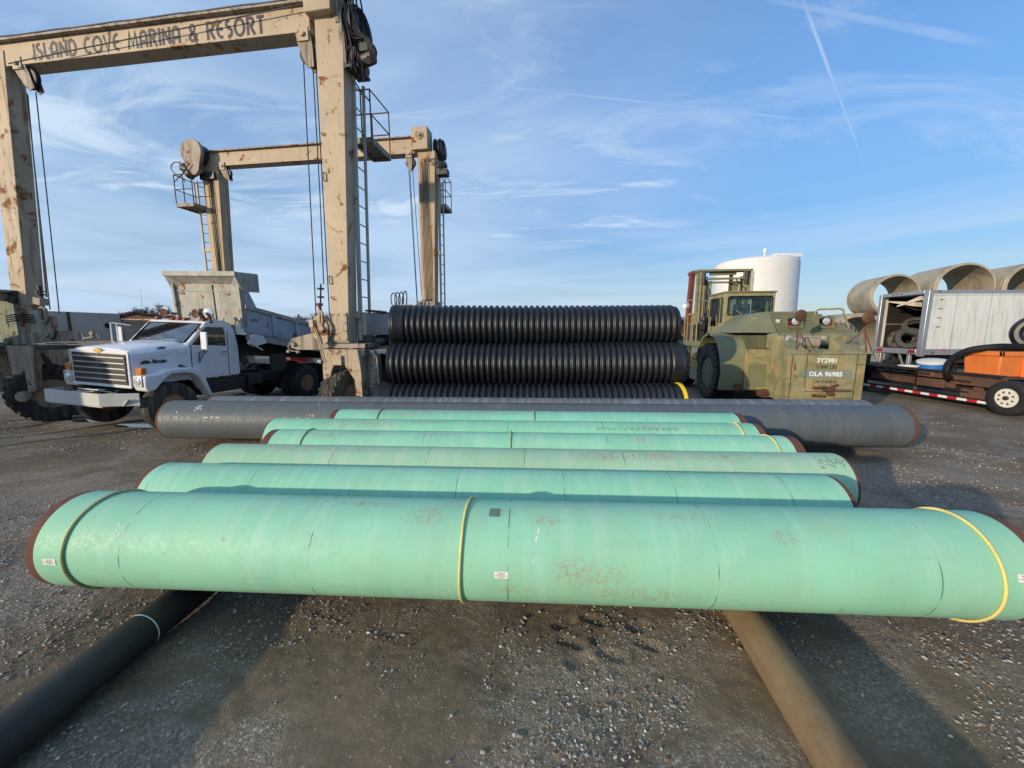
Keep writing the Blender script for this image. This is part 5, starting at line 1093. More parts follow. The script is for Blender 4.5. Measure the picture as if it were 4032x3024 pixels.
mb = MB(); mb.prism([bp(-.02, -.30), bp(.10, -.02), bp(.4, -.02), bp(.5, -.2), bp(.1, -.36)], 'y', F_ - .06, F_ + .05); mb.cyl((bp(.05, -.12)[0], F_ + .05, bp(.05, -.12)[1]), (bp(.05, -.12)[0], F_ + .10, bp(.05, -.12)[1]), .07); mb.tube([(bp(-.02, -.1)[0], F_ + .08, bp(-.02, -.1)[1]), (bp(0, -.3)[0], F_ + .08, bp(0, -.3)[1]), (bp(.3, -.42)[0], F_ + .08, bp(.3, -.42)[1])], .018); mb.box((bp(-.05, .05)[0], F_ - .15, bp(-.05, .05)[1]), (.1, .25, .25)); mb.build('bed_hook', TRU, TR)
mb = MB()
for s in (-1, 1): mb.prism([bp(.1, -.02), bp(L_, -.02), bp(L_, -.30), bp(2.0, -.46), bp(.1, -.62)], 'y', s * .45, s * .53)
for k in range(9): mb.prism([bp(.3 + .45 * k, -.02), bp(.36 + .45 * k, -.02), bp(.36 + .45 * k, -.14), bp(.3 + .45 * k, -.14)], 'y', -1.05, 1.05)
mb.build('bed_subframe', DS, TR)
mb = MB(); mb.prism([bp(L_, -.15), bp(L_, .75), bp(L_ + .05, .75), bp(L_ + .05, -.15)], 'y', -F_, F_); mb.build('tailgate', M['bed_side'], TR, bev=.006)

# ------------------------------------------------------------------ rough terrain forklift (local y forward from its rear face)
FK = thing('forklift', 'olive drab military forklift seen from behind, white numbers on its square counterweight', 'forklift', (7.65, 9.3, 0), R(-7))
OL, OW, OD = M['olive'], M['olive_worn'], M['olive_dark']
mb = MB()
mb.prism([(0, .28), (0, 1.53), (.55, 1.84), (.62, 1.84), (.62, 1.60), (.75, 1.60), (.75, .34)], 'x', -.88, -.42); mb.prism([(0, .28), (0, 1.53), (.55, 1.84), (.62, 1.84), (.62, 1.60), (.75, 1.60), (.75, .34)], 'x', .40, .84)
mb.prism([(0.0, .281), (0.0, 1.53), (.14, 1.61), (.75, 1.61), (.75, .341)], 'x', -.421, .401)
mb.prism([(.6, .4), (.6, 1.95), (1.15, 2.0), (1.15, .4)], 'x', -.86, -.70); mb.prism([(.6, .4), (.6, 1.95), (1.15, 2.0), (1.15, .4)], 'x', .70, .84)
CWT = mb.build('counterweight', OW, FK, bev=.012)
mb = MB(); mb.cyl((-.60, -.0, .3), (-.60, -.012, .3), .01); mb.box((.26, -.03, .64), (.62, .05, .05)); mb.cyl((-.30, -.05, .70), (.0, -.05, .72), .035); mb.cyl((-.30, -.05, .52), (-.02, -.05, .50), .035); mb.box((.08, -.05, .68), (.16, .08, .10)); mb.box((.10, -.05, .56), (.14, .08, .08)); mb.cyl((.1, -.06, .74), (.24, -.06, .79), .025); mb.build('tow_hitch', M['rustpart'], CWT, bev=.008)
mb = MB()
for x, z0_, z1_ in ((-.47, .70, 1.53), (.64, .40, 1.53), (-.80, .30, 1.50)): mb.b2(x - .007, x + .007, -.009, -.001, z0_, z1_)
for x0_, x1_, z_ in ((-.80, -.47, .98), (.64, .82, 1.28), (-.47, .1, .60), (.15, .64, .44)): mb.b2(x0_, x1_, -.009, -.001, z_ - .006, z_ + .006)
mb.b2(-.875, .835, -.012, .0, 1.515, 1.528); mb.split('rusty_weld', M['rustpart'], CWT)
mb = MB(); mb.b2(-.56, .56, -.005, -.001, .93, 1.14); mb.build('paint_patch', M['patch'], CWT)
MT = Matrix.Translation(V((0, -.007, 0))) @ Matrix.Rotation(R(90), 4, 'X')
mb = MB(); add_text(mb, '3Y2981', .155, MT @ Matrix.Translation(V((-.02, 1.315, 0))), bold=.0045, ext=.001, sx=.98); add_text(mb, 'DLA 96985', .155, MT @ Matrix.Translation(V((-.02, .985, 0))), bold=.0045, ext=.001, sx=1.03); mb.build('lettering', M['white'], CWT, smooth=0)
mb = MB(); add_text(mb, '51040 LBS', .13, MT @ Matrix.Translation(V((-.02, 1.17, 0))), bold=.002, ext=.0005, sx=.85); add_text(mb, 'CAP.39,800LBS', .10, MT @ Matrix.Translation(V((-.02, .815, 0))), bold=.001, ext=.0005, sx=.85); mb.build('faded_stencil', M['stencil'], CWT, smooth=0)
mb = MB(); mb.cyl((-.32, .98, 1.76), (.30, .98, 1.76), .15, n=28); mb.b2(-.3, .3, .9, 1.1, 1.4, 1.65); mb.build('exhaust_muffler', M['rim_beige'], FK)
mb = MB(); mb.cyl((-.68, .72, 1.85), (-.68, .72, 1.93), .05, n=14); mb.cyl((-.68, .72, 1.93), (-.68, .72, 1.96), .065, n=14); mb.build('filler_cap', M['olive_dark'], FK)
# body plates beside the wheel
s = -1
mb = MB(); n = 22; wc = (2.10, .86)
for i in range(n):
    a0, a1 = R(-22 + 190 * i / n), R(-22 + 190 * (i + 1) / n); q = []
    for (aa, rr) in ((a0, .99), (a0, 1.04), (a1, 1.04), (a1, .99)): q.append((wc[0] - rr * math.cos(aa), wc[1] + rr * math.sin(aa) * 1.10))
    mb.prism(q, 'x', -.74, -2.02)
bmesh.ops.remove_doubles(mb.bm, verts=mb.bm.verts, dist=.0005); mb.build('fender', OL, FK, smooth=50)
mb = MB(); mb.b2(-1.42, -.72, 1.00, 1.30, .47, 1.60); PLT = mb.build('body_plate', OW, FK, bev=.015)
mb = MB(); mb.b2(-1.44, -.72, .985, 1.01, 1.585, 1.625); mb.b2(-.75, -.72, .985, 1.0, .47, 1.6); mb.b2(-1.62, -1.44, 1.03, 1.06, .50, .62); mb.build('rusty_edge', M['rustpart'], PLT, bev=.004)
mb = MB(); mb.b2(-1.34, -.88, .985, 1.0, .56, 1.18); mb.box((-1.1, .98, 1.36), (.16, .02, .014)); mb.box((-1.15, .98, 1.22), (.12, .02, .014), ry=.3); mb.build('access_panel', OL, PLT, bev=.008)
mb = MB()
for x in (-1.38, -1.15, -.92, -.78):
    for z in (.51, 1.55): mb.cyl((x, 1.0, z), (x, .985, z), .016, n=6)
mb.build('bolt_row', OD, PLT)
mb = MB(); mb.b2(-1.30, -.74, 1.2, 2.98, .5, 1.95); mb.build('side_housing', OD, FK)
mb = MB(); mb.b2(-1.28, .66, 1.2, 2.98, .50, 1.62); mb.b2(-1.28, 1.28, 3.0, 5.6, .50, 1.62); mb.b2(-.8, .8, .7, 1.2, .5, 1.3); mb.build('chassis', OD, FK, bev=.02)
mb = MB(); mb.b2(-1.0, -.5, .8, 1.15, .30, .50); mb.box((-.8, .9, .42), (.5, .4, .05)); mb.build('rusty_underbody', M['rustpart'], FK)
# armour hood left of the grille and slatted hood
mb = MB(); mb.hexa([(-1.62, 1.55, 2.02), (-.42, 1.50, 2.02), (-.42, 3.0, 2.02), (-1.62, 3.0, 2.02)], [(-.95, 2.20, 2.56), (-.42, 2.05, 2.62), (-.42, 3.0, 2.62), (-.95, 3.0, 2.56)]); HD = mb.build('hood_side', OL, FK, bev=.012)
mb = MB(); mb.hexa([(-1.05, 1.74, 2.20), (-.85, 1.73, 2.20), (-.72, 1.98, 2.44), (-.92, 1.99, 2.44)], [(-1.05, 1.70, 2.22), (-.85, 1.69, 2.22), (-.72, 1.94, 2.46), (-.92, 1.95, 2.46)]); mb.b2(-1.35, -.92, 1.52, 1.56, 2.045, 2.06); mb.build('hatch_plate', OW, HD)
mb = MB(); mb.hexa([(-.42, 1.46, 2.0), (1.55, 1.46, 2.0), (1.55, 3.0, 2.0), (-.42, 3.0, 2.0)], [(-.42, 2.10, 2.60), (.82, 2.10, 2.60), (.82, 3.0, 2.60), (-.42, 3.0, 2.60)]); HG = mb.build('engine_hood', OD, FK)
mb = MB()
for i in range(10):
    f = i / 9.6; y = lerp(1.44, 2.08, f); z = lerp(2.0, 2.60, f); xr = lerp(1.58, .84, f); mb.hexa([(-.42, y - .03, z), (xr, y - .03, z), (xr, y + .05, z + .035), (-.42, y + .05, z + .035)], [(-.42, y - .03, z + .022), (xr, y - .03, z + .022), (xr, y + .05, z + .057), (-.42, y + .05, z + .057)])
mb.b2(-.42, .86, 2.08, 2.9, 2.60, 2.63); mb.b2(-.44, 1.62, 1.36, 1.46, 1.95, 2.02); mb.build('louvre', OL, HG)
mb = MB(); mb.tube([(.78, 2.0, 2.5), (.80, 2.0, 2.62), (.88, 2.0, 2.68), (1.42, 2.0, 2.70), (1.52, 2.0, 2.66), (1.54, 2.0, 2.55), (1.50, 1.6, 2.05)], .024); mb.build('hand_rail', OW, FK)
for x in (.08, .88):
    mb = MB()
    for d_ in (-.24, .16): mb.prism([(1.50, 2.16), (1.62, 2.50), (1.95, 2.52), (1.8, 2.16)] if False else [(1.52, 2.17), (1.60, 2.48), (1.90, 2.52), (1.75, 2.17)], 'x', x + d_, x + d_ + .012)
    mb.b2(x - .24, x + .17, 1.50, 1.75, 2.155, 2.175); br = mb.build('lamp_guard', OL, FK)
    mb = MB(); mb.lathe([(0, .115), (.10, .12), (.115, .11), (.10, .10)], (x, 1.72, 2.34), (0, -1, 0), 26); lp = mb.build('headlight', M['hose'], FK)
    mb = MB(); mb.lathe([(.102, .10), (.115, .06), (.12, .001)], (x, 1.72, 2.34), (0, -1, 0), 26); mb.build('lens', M['lamp'], lp)
    mb = MB(); xx = x - .17 if x < .5 else x + .14; mb.lathe([(0, .07), (.04, .07), (.05, .001)], (xx, 1.68, 2.28), (0, -1, 0), 20); mb.build('tail_light', M['redlens'], FK)
mb = MB(); mb.b2(-.36, -.26, 1.72, 1.80, 2.30, 2.40); mb.b2(1.12, 1.2, 1.76, 1.84, 2.34, 2.42); mb.build('small_lamp', M['lamp'], FK, bev=.01)
# round rusty mirror backs on tripods
for (cx, cz, feet, label) in ((-.51, 2.45, ((-.72, .02, 1.36), (-.41, .02, 1.56), (-.45, .5, 1.80)), None), (1.02, 2.40, ((.61, .4, 1.75), (.83, .02, 1.56), (1.0, .1, 1.60)), None)):
    mb = MB(); rr = .15; mb.lathe([(-.02, rr * .7), (-.02, rr), (0, rr), (.03, rr * .8), (.045, .001)], (cx, .35, cz), (.15, -1, -.1), 28); d_ = mb.build('round_mirror', M['rustpart'], FK)
    mb = MB(); top = V((cx - .04, .36, cz - .30))
    mb.tube([V((cx, .37, cz - .08)), top], .014)
    for f_ in feet: mb.tube([top, V(f_)], .013)
    if cx < 0: mb.tube([feet[0], (feet[0][0] - .01, -.01, 1.12)], .016)
    mb.build('tripod_bracket', M['rustpart'], d_)
# cab
mb = MB(); x0, x1, y0, y1 = -1.22, .28, 3.15, 4.45; zb, zt = 1.75, 3.27
for (xa, xb) in ((x0, x0 + .10), (x1 - .08, x1)): mb.b2(xa, xb, y0, y0 + .06, 2.0, zt)
mb.b2(x0 + .10, x1 - .08, y0, y0 + .06, 2.0, 2.57); mb.b2(x0 + .10, x1 - .08, y0, y0 + .06, 3.15, zt)
for xx in (x0, x1 - .05):
    mb.b2(xx, xx + .05, y0 + .06, y0 + .16, zb, zt); mb.b2(xx, xx + .05, y0 + .16, y0 + .38, zb, 2.35 if xx < 0 else 2.6); mb.b2(xx, xx + .05, y0 + .16, y0 + .38, 3.14, zt); mb.b2(xx, xx + .05, y0 + .38, y0 + .48, zb, zt)
    mb.b2(xx, xx + .05, y1 - .12, y1, zb, zt)
    mb.b2(xx, xx + .05, y0 + .48, y1 - .12, zb, 2.25 if xx < 0 else 2.6); mb.b2(xx, xx + .05, y0 + .48, y1 - .12, 3.14, zt)
mb.b2(x0 + .05, x1 - .05, y1 - .06, y1, zb, 2.5); mb.b2(x0 + .05, x1 - .05, y1 - .06, y1, 3.15, zt); mb.b2(x0 + .05, x0 + .12, y1 - .06, y1, 2.5, 3.15); mb.b2(-.35, -.28, y1 - .06, y1, 2.5, 3.15); mb.b2(x1 - .12, x1 - .05, y1 - .06, y1, 2.5, 3.15)
CAB = mb.build('cab', OW, FK, bev=.012)
mb = MB(); mb.b2(x0 - .03, x1 + .03, y0 - .05, y1 + .04, zt, zt + .05); mb.build('roof', OL, CAB, bev=.012)
mb = MB(); mb.b2(x0 + .12, x1 - .10, y0 + .02, y0 + .03, 2.59, 3.14); mb.build('rear_window', M['thin'], CAB)
mb = MB(); z0_, z1_, a_, b_ = 2.57, 3.16, x0 + .10, x1 - .08; mb.tube([(a_ + .05, y0 - .004, z0_), (b_ - .05, y0 - .004, z0_), (b_, y0 - .004, z0_ + .05), (b_, y0 - .004, z1_ - .05), (b_ - .05, y0 - .004, z1_), (a_ + .05, y0 - .004, z1_), (a_, y0 - .004, z1_ - .05), (a_, y0 - .004, z0_ + .05), (a_ + .05, y0 - .004, z0_)], .017); mb.build('window_seal', M['hose'], CAB)
mb = MB(); mb.b2(x0 + .02, x0 + .03, y0 + .16, y0 + .38, 2.35, 3.14); mb.b2(x0 + .02, x0 + .03, y0 + .48, y1 - .12, 2.25, 3.14); mb.b2(x1 - .03, x1 - .02, y0 + .16, y1 - .12, 2.6, 3.14); mb.b2(x0 + .1, x1 - .1, y1 - .03, y1 - .02, 2.5, 3.15); mb.build('side_window', M['thin'], CAB)
mb = MB()
for (ya, yb, za) in ((y0 + .15, y0 + .39, 2.34), (y0 + .50, y1 - .14, 2.24)): mb.tube([(x0 - .006, ya, za), (x0 - .006, yb, za), (x0 - .006, yb, 3.15), (x0 - .006, ya, 3.15), (x0 - .006, ya, za)], .014)
mb.build('door_seal', M['hose'], CAB)
mb = MB(); mb.tube([(x0 - .05, y0 + .42, 2.2), (x0 - .07, y0 + .42, 2.6)], .012); mb.tube([(x0 - .02, y0 + .9, 2.5), (x0 - .08, y0 + .9, 2.55), (x0 - .08, y0 + .9, 2.1), (x0 - .02, y0 + .9, 2.05)], .014); mb.tube([(x0 + .35, y0 - .02, 2.72), (x0 + .7, y0 - .05, 2.44)], .012); mb.build('grab_handle', OW, CAB)
mb = MB(); mb.b2(-.75, -.25, 3.55, 3.7, 2.1, 2.95); mb.b2(-.75, -.25, 3.6, 4.0, 2.0, 2.2); mb.b2(-1.0, .1, 4.1, 4.3, 1.9, 2.45); mb.build('operator_seat', M['interior'], CAB, bev=.04)
mb = MB(); mb.b2(x0, x1, y0, y1, 1.70, 1.76); mb.b2(x0 + .06, x1 - .06, y0 + .06, y1 - .1, 1.76, 1.9); mb.build('cab_floor', OD, CAB)
# running boards, tank box with warning plate, steps, rails between the wheels
mb = MB(); mb.b2(-1.95, -1.15, 3.1, 4.7, 1.55, 1.72); DK = mb.build('deck', OL, FK, bev=.012)
mb = MB(); mb.b2(-1.90, -1.30, 3.15, 3.95, .42, 1.55); TB = mb.build('tank_box', OL, FK, bev=.02)
mb = MB(); mb.b2(-1.912, -1.90, 3.25, 3.93, .88, 1.20); mb.b2(-1.905, -1.35, 3.135, 3.15, .88, 1.20) if False else None; WP = mb.build('warning_plate', M['yellow'], TB)
mb = MB(); MT = Matrix.Translation(V((-1.914, 3.60, 0))) @ Matrix.Rotation(R(-90), 4, 'Z') @ Matrix.Rotation(R(90), 4, 'X'); add_text(mb, 'WARNING', .10, MT @ Matrix.Translation(V((0, 1.10, 0))), bold=.002, ext=.0015, sx=1.1)
for k, (wd_, z) in enumerate(((.60, 1.04), (.5, .99), (.6, .94))):
    u = -wd_ / 2; rs = random.Random(k)
    while u < wd_ / 2: l_ = rs.uniform(.03, .09); mb.b2(-1.916, -1.913, 3.6 + u, 3.6 + u + l_, z - .012, z + .012); u += l_ + .025
mb.build('warning_text', M['stencil'], WP, smooth=0)
mb = MB(); mb.b2(-1.905, -1.895, 3.35, 3.75, 1.35, 1.48); mb.build('data_plate', M['patch'], TB)
mb = MB(); mb.b2(-1.88, -1.82, 4.0, 4.06, .45, 1.6); mb.b2(-1.88, -1.82, 4.36, 4.42, .45, 1.6)
for z in (.5, .78, 1.05, 1.32): mb.b2(-1.93, -1.75, 4.0, 4.42, z, z + .04)
mb.build('step', OD, FK)
mb = MB()
for y in (4.1, 4.5): mb.tube([(-1.9, y, 1.7), (-1.9, y, 2.55), (-1.9, y - .08, 2.63), (-1.9, y - .5, 2.63), (-1.9, y - .56, 2.55), (-1.9, y - .56, 1.7)], .02)
mb.tube([(-1.92, 4.7, 1.7), (-1.92, 4.72, 2.5), (-1.9, 4.6, 2.66), (-1.75, 4.3, 2.68)], .018); mb.tube([(-1.9, 4.0, 2.3), (-1.9, 4.6, 2.3)], .015); mb.build('hand_rail', OW, FK)
# wheels
for s in (-1, 1):
    wheel(FK, 'wheel', (-1.72 if s < 0 else .98, 2.12, .86), (s, 0, 0), .85, .60, .46, M['tyre'], OD, lugs=24, dish=.5); wheel(FK, 'wheel', (s * 1.72, 5.35, .86), (s, 0, 0), .85, .60, .46, M['tyre'], OD, lugs=24, dish=.5)
# mast
mb = MB()
for s in (-1, 1):
    mb.b2(s * .72, s * .98, 6.45, 6.55, .5, 4.40); mb.b2(s * .93, s * .98, 6.45, 6.75, .5, 4.40); mb.b2(s * .40, s * .62, 6.6, 6.7, .5, 4.05); mb.b2(s * .57, s * .62, 6.6, 6.85, .5, 4.05)
MS = mb.build('mast_rail', OW, FK, bev=.008)
mb = MB(); mb.b2(-1.03, 1.03, 6.40, 6.85, 4.40, 4.48); mb.b2(-.72, .85, 6.38, 6.5, 4.08, 4.15); mb.b2(-.62, .62, 6.55, 6.62, 3.95, 4.02); mb.b2(-.5, .5, 6.6, 6.7, 4.28, 4.38); mb.build('mast_crossbar', OL, FK, bev=.008)
mb = MB()
for s in (-1, 1): mb.cyl((s * .66, 6.52, .6), (s * .66, 6.52, 4.2), .05); mb.cyl((s * .80, 6.42, 3.9), (s * .80, 6.38, 4.4), .07)
for x in (.98, 1.02, 1.06, -.86): mb.cyl((x, 6.4, 1.6), (x, 6.4, 4.38), .012, n=6)
mb.tube([(.45, 6.5, 4.1), (.62, 6.45, 3.85), (.78, 6.42, 3.75), (.84, 6.4, 3.5), (.8, 6.4, 3.0)], .02); mb.tube([(-.66, 6.42, 3.8), (-.58, 6.4, 3.4), (-.62, 6.4, 3.0), (-.8, 6.4, 2.5)], .022); mb.tube([(.1, 6.4, 3.98), (.4, 6.36, 3.92), (.6, 6.4, 3.98)], .018); mb.build('lift_chain', M['grease'], FK)
mb = MB(); mb.b2(.30, .42, 6.7, 6.78, 1.8, 4.36); mb.b2(-.9, -.7, 6.5, 6.8, 1.6, 3.2); mb.build('carriage_post', M['rustpart'], FK)
mb = MB(); mb.tube([(-1.2, 4.3, 3.05), (-1.6, 4.35, 3.18), (-1.95, 4.4, 3.14), (-2.0, 4.4, 3.0)], .012); mb.lathe([(-.015, .10), (.01, .11), (.03, .06), (.035, .001)], (-2.02, 4.38, 2.96), (-.3, -1, .2), 20); mb.tube([(.28, 4.3, 3.05), (.5, 4.3, 3.0)], .012); mb.lathe([(-.015, .10), (.01, .11), (.03, .06), (.035, .001)], (.52, 4.3, 2.98), (.3, -1, .1), 20); mb.build('side_mirror', M['alu'], FK)
mb = MB(); mb.b2(-1.5, -.9, 4.9, 5.7, 1.6, 2.3); mb.cyl((-1.25, 4.8, 2.1), (-1.25, 4.8, 2.6), .07); mb.cyl((-1.05, 5.0, 1.9), (-1.05, 5.0, 2.75), .05); mb.tube([(-1.4, 4.9, 1.8), (-1.45, 4.85, 2.3), (-1.3, 4.8, 2.5)], .04); mb.build('hydraulic_unit', M['grease'], FK, bev=.02)
for s in (-1, 1):
    mb = MB(); mb.prism([(6.9, .35), (6.9, 1.5), (7.0, 1.5), (7.06, .45), (8.6, .40), (8.6, .35)], 'x', s * .45 - .09, s * .45 + .09); mb.build('fork', OD, FK)
# ------------------------------------------------------------------ box trailer, open at its rear (which faces left)
BTR = thing('box_trailer', 'white box trailer with its rear open to the left, old tyres inside', 'trailer', (13.9, 13.1, 0), R(-2))
mb = MB(); Lb, Wb, z0, z1 = 8.5, 1.80, 1.46, 3.30
mb.b2(.12, Lb, 0, .03, z0, z1); SK = mb.build('side_wall', M['box_white'], BTR)
mb = MB()
for k in range(4): mb.prism([(.34, 3.10 - k * .30), (.40, 3.12 - k * .30), (.54, 3.10 - k * .30), (.40, 3.08 - k * .30)], 'y', -.004, -.0005)
mb.split('rust_mark', M['rustpart'], SK, smooth=0)
mb = MB()
for k in range(7): mb.b2(.9 + k * 1.1, .915 + k * 1.1, -.003, -.0005, z0, z1)
mb.b2(.12, Lb, -.004, -.0006, z1 - .06, z1 - .045); mb.split('panel_seam', M['alu'], SK)
mb = MB(); mb.b2(.12, Lb, Wb - .03, Wb, z0, z1); mb.build('side_wall', M['box_white'], BTR)
mb = MB(); mb.b2(.1, Lb, .035, Wb - .035, z1 + .02, z1 + .05); mb.build('roof', M['box_white'], BTR)
mb = MB(); mb.b2(.1, Lb, -.015, .05, z1, z1 + .11); mb.b2(.1, Lb, Wb - .05, Wb + .015, z1, z1 + .11); mb.b2(.1, Lb, -.015, .05, z0 - .20, z0); mb.b2(.1, Lb, Wb - .05, Wb + .01, z0 - .20, z0); rl = mb.build('aluminium_rail', M['alu'], BTR, bev=.006)
mb = MB()
for x in (.55, 1.25, 2.6, 4.0): mb.b2(x, x + .24, -.02, -.016, z0 - .05, z0 - .02)
mb.build('reflective_tape', M['red_tape'], rl)
mb = MB(); mb.cyl((.35, -.015, z0 - .12), (.35, -.04, z0 - .12), .035, n=14); mb.cyl((.3, -.015, z1 + .08), (.3, -.04, z1 + .08), .03); mb.cyl((3.0, -.015, z1 + .06), (3.0, -.04, z1 + .06), .03); mb.build('marker_light', M['redlens'], rl)
mb = MB(); mb.b2(-.02, .12, -.02, .16, z0 - .26, z1 + .12); mb.b2(-.02, .12, Wb - .10, Wb + .02, z0 - .22, z1 + .10); mb.b2(-.02, .10, .16, Wb - .10, z1 - .0, z1 + .12); mb.b2(-.03, .12, .16, Wb - .10, z0 - .20, z0 - .02); RF = mb.build('rear_frame', M['alu'], BTR, bev=.012)
mb = MB()
for y in (.30, 1.50): mb.b2(-.04, -.03, y - .12, y + .12, z0 - .16, z0 - .05)
for y in (.95, 1.1, 1.25): mb.cyl((-.02, y, z1 + .07), (-.045, y, z1 + .07), .022, n=10)
mb.split('tail_light', M['redlens'], RF)
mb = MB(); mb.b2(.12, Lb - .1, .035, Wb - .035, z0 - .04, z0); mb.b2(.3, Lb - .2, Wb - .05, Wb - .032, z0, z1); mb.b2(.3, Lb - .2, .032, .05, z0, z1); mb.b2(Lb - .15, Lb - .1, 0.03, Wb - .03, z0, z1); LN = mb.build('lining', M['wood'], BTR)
mb = MB(); mb.b2(.3, 5, Wb - .08, Wb - .05, 2.30, 2.33); mb.b2(.9, 2.0, Wb - .5, Wb - .1, 1.88, 1.98); mb.b2(2.6, 4.2, .2, 1.6, z0, 2.3); mb.b2(2.2, 3.4, .9, 1.6, 2.3, 2.7); mb.build('shelf', M['rim_beige'], LN)
mb = MB(); mb.hexa([(.12, 1.55, 3.12), (.14, .60, 2.92), (.4, .60, 2.90), (.4, 1.55, 3.12)], [(.12, 1.55, 3.16), (.14, .60, 3.06), (.4, .60, 3.06), (.4, 1.55, 3.16)]); mb.hexa([(.10, 1.2, 2.93), (.12, .40, 3.12), (.5, .4, 3.1), (.5, 1.2, 2.98)], [(.10, 1.2, 2.97), (.12, .40, 3.26), (.5, .4, 3.26), (.5, 1.2, 3.02)]); mb.build('torn_ceiling_panel', M['bag'], BTR)
mb = MB()
for y in (.45, 1.55): mb.b2(.02, .12, y - .05, y + .05, .62, z0 - .2); mb.hexa([(.04, y + .05, .62), (.1, y + .05, .62), (.1, y + .11, .62), (.04, y + .11, .62)], [(.04, y + .35, z0 - .2), (.1, y + .35, z0 - .2), (.1, y + .41, z0 - .2), (.04, y + .41, z0 - .2)])
mb.b2(.0, .12, .3, 1.75, .54, .63); mb.build('bumper_guard', M['alu'], BTR, bev=.006)
mb = MB(); mb.b2(.5, Lb - .1, .5, .6, .95, 1.24); mb.b2(.5, Lb - .1, 1.45, 1.55, .95, 1.24)
for k in range(16): mb.b2(.3 + k * .5, .36 + k * .5, .06, Wb - .06, 1.22, 1.40)
mb.b2(4.2, 4.35, .5, .7, .05, 1.0); mb.b2(4.2, 4.35, 1.4, 1.6, .05, 1.0); mb.build('underframe', DS, BTR)
for x in (2.6, 3.7):
    for s, y in ((-1, .3), (1, Wb - .3)): wheel(BTR, 'wheel', (x, y, .50), (0, s, 0), .50, .4, .25, M['tyre'], M['rim_rust'], dish=.8)
# tyres lying inside the trailer
TG = 'old tyres inside the box trailer'
def loose_tyre(label, loc, ax, Ro=.46, wd=.22, mt=None):
    q = V(ax).normalized().to_track_quat('Z', 'Y').to_matrix().to_4x4(); mb = MB(q); h = wd / 2
    mb.lathe([(-h * .7, .27 * Ro / .46), (-h * .95, .30 * Ro / .46), (-h, .38 * Ro / .46), (-h * .85, .44 * Ro / .46), (-h * .4, Ro), (h * .4, Ro), (h * .85, .44 * Ro / .46), (h, .38 * Ro / .46), (h * .95, .30 * Ro / .46), (h * .7, .27 * Ro / .46), (h * .6, .36 * Ro / .46), (-h * .6, .36 * Ro / .46)], (0, 0, 0), (0, 0, 1), 48, close=True)
    for k in (-.3, 0, .3): mb.torus((0, 0, h * k), (0, 0, 1), Ro, .006, 48, 6)
    o = mb.build('loose_tyre', mt or M['tyre_dusty'], smooth=50); o.location = loc; tag(o, label, 'tyre', TG); return o
WO = V((13.9, 13.1, 0))
gm = paint('grey_dusty_tyre', (.055, .058, .058), .85, var=.3, dirt=.4, dcol=(.11, .105, .09))
loose_tyre('tyre lying nearly flat at the left of the trailer\'s rear opening', WO + V((.55, 1.22, 1.46 + .28)), (-.75, -.55, .55), .42, .2)
loose_tyre('pale dusty tyre leaning in front at the lower middle of the trailer\'s opening', WO + V((.42, .85, 1.46 + .34)), (-.62, -.75, .25), .38, .18, gm)
loose_tyre('upper tyre resting on the others, tilted, inside the trailer\'s opening', WO + V((.62, .85, 1.46 + .78)), (-.55, -.55, .75), .40, .18, gm)
loose_tyre('tyre half hidden behind the trailer\'s rear corner post', WO + V((.62, .42, 1.46 + .42)), (-.9, -.3, .1), .33, .18)
# ------------------------------------------------------------------ flat trailer frame
FT = thing('flat_trailer', 'long low black trailer frame with red and white reflective tape and a white spoked wheel', 'trailer', (12.25, 9.3, 0), R(0))
FL_, FR_ = M['flat'], M['flat_rust']
mb = MB(); mb.b2(-.02, .14, .25, 5.6, .88, .96); mb.b2(2.0, 2.14, .25, 5.6, .88, .96); TRL = mb.build('top_rail', FL_, FT, bev=.006)
mb = MB(); mb.b2(0, .05, .9, 5.6, .70, .74); mb.b2(0, .05, 1.9, 5.6, .80, .83); mb.b2(0, .05, .9, 5.6, .42, .46)
for y, z in ((2.0, .72), (3.2, .72), (4.4, .72)): mb.hexa([(.0, y, z), (.04, y, z), (.04, y + .04, z), (0, y + .04, z)], [(.0, y + .9, .90), (.04, y + .9, .90), (.04, y + .94, .90), (0, y + .94, .90)])
mb.build('truss_bar', FL_, FT)
mb = MB(); mb.b2(-.02, .10, .35, 5.6, .18, .30); STp = mb.build('lower_rail', FL_, FT, bev=.006)
n = 22
for k, mt, nm in ((0, 'white_tape', 'white_tape'), (1, 'red_tape', 'red_tape')):
    mb = MB()
    for i in range(k, n, 2): y = .42 + i * .235; mb.b2(-.024, -.0205, y, y + .232, .20, .265)
    mb.split(nm, M[mt], STp)
mb = MB(); mb.b2(.0, .04, 1.5, 2.3, .42, .92); mb.b2(.0, .06, 2.25, 2.32, .25, .95); mb.b2(.06, .12, 1.3, 3.8, .48, .72); mb.b2(.02, .1, .2, 1.1, .30, .52); mb.b2(.04, .12, .2, 1.8, .62, .92); mb.build('rusty_side_plate', FR_, FT, bev=.006)
mb = MB(); mb.b2(-.03, .06, .62, .78, .52, .60); mb.cyl((-.03, .66, .56), (-.04, .66, .56), .012); mb.cyl((-.03, .74, .56), (-.04, .74, .56), .012); mb.build('bracket', M['rustpart'], FT)
mb = MB()
for k in range(10): mb.b2(.1, 2.05, .5 + k * .55, .58 + k * .55, .80, .88)
mb.b2(.3, 1.9, -.4, .2, .45, .60); mb.b2(.12, 2.0, .2, 5.6, .865, .885); mb.b2(.3, .42, .25, 5.6, .36, .80); mb.b2(1.6, 1.7, .25, 5.6, .36, .80); mb.build('crossmember', DS, FT)
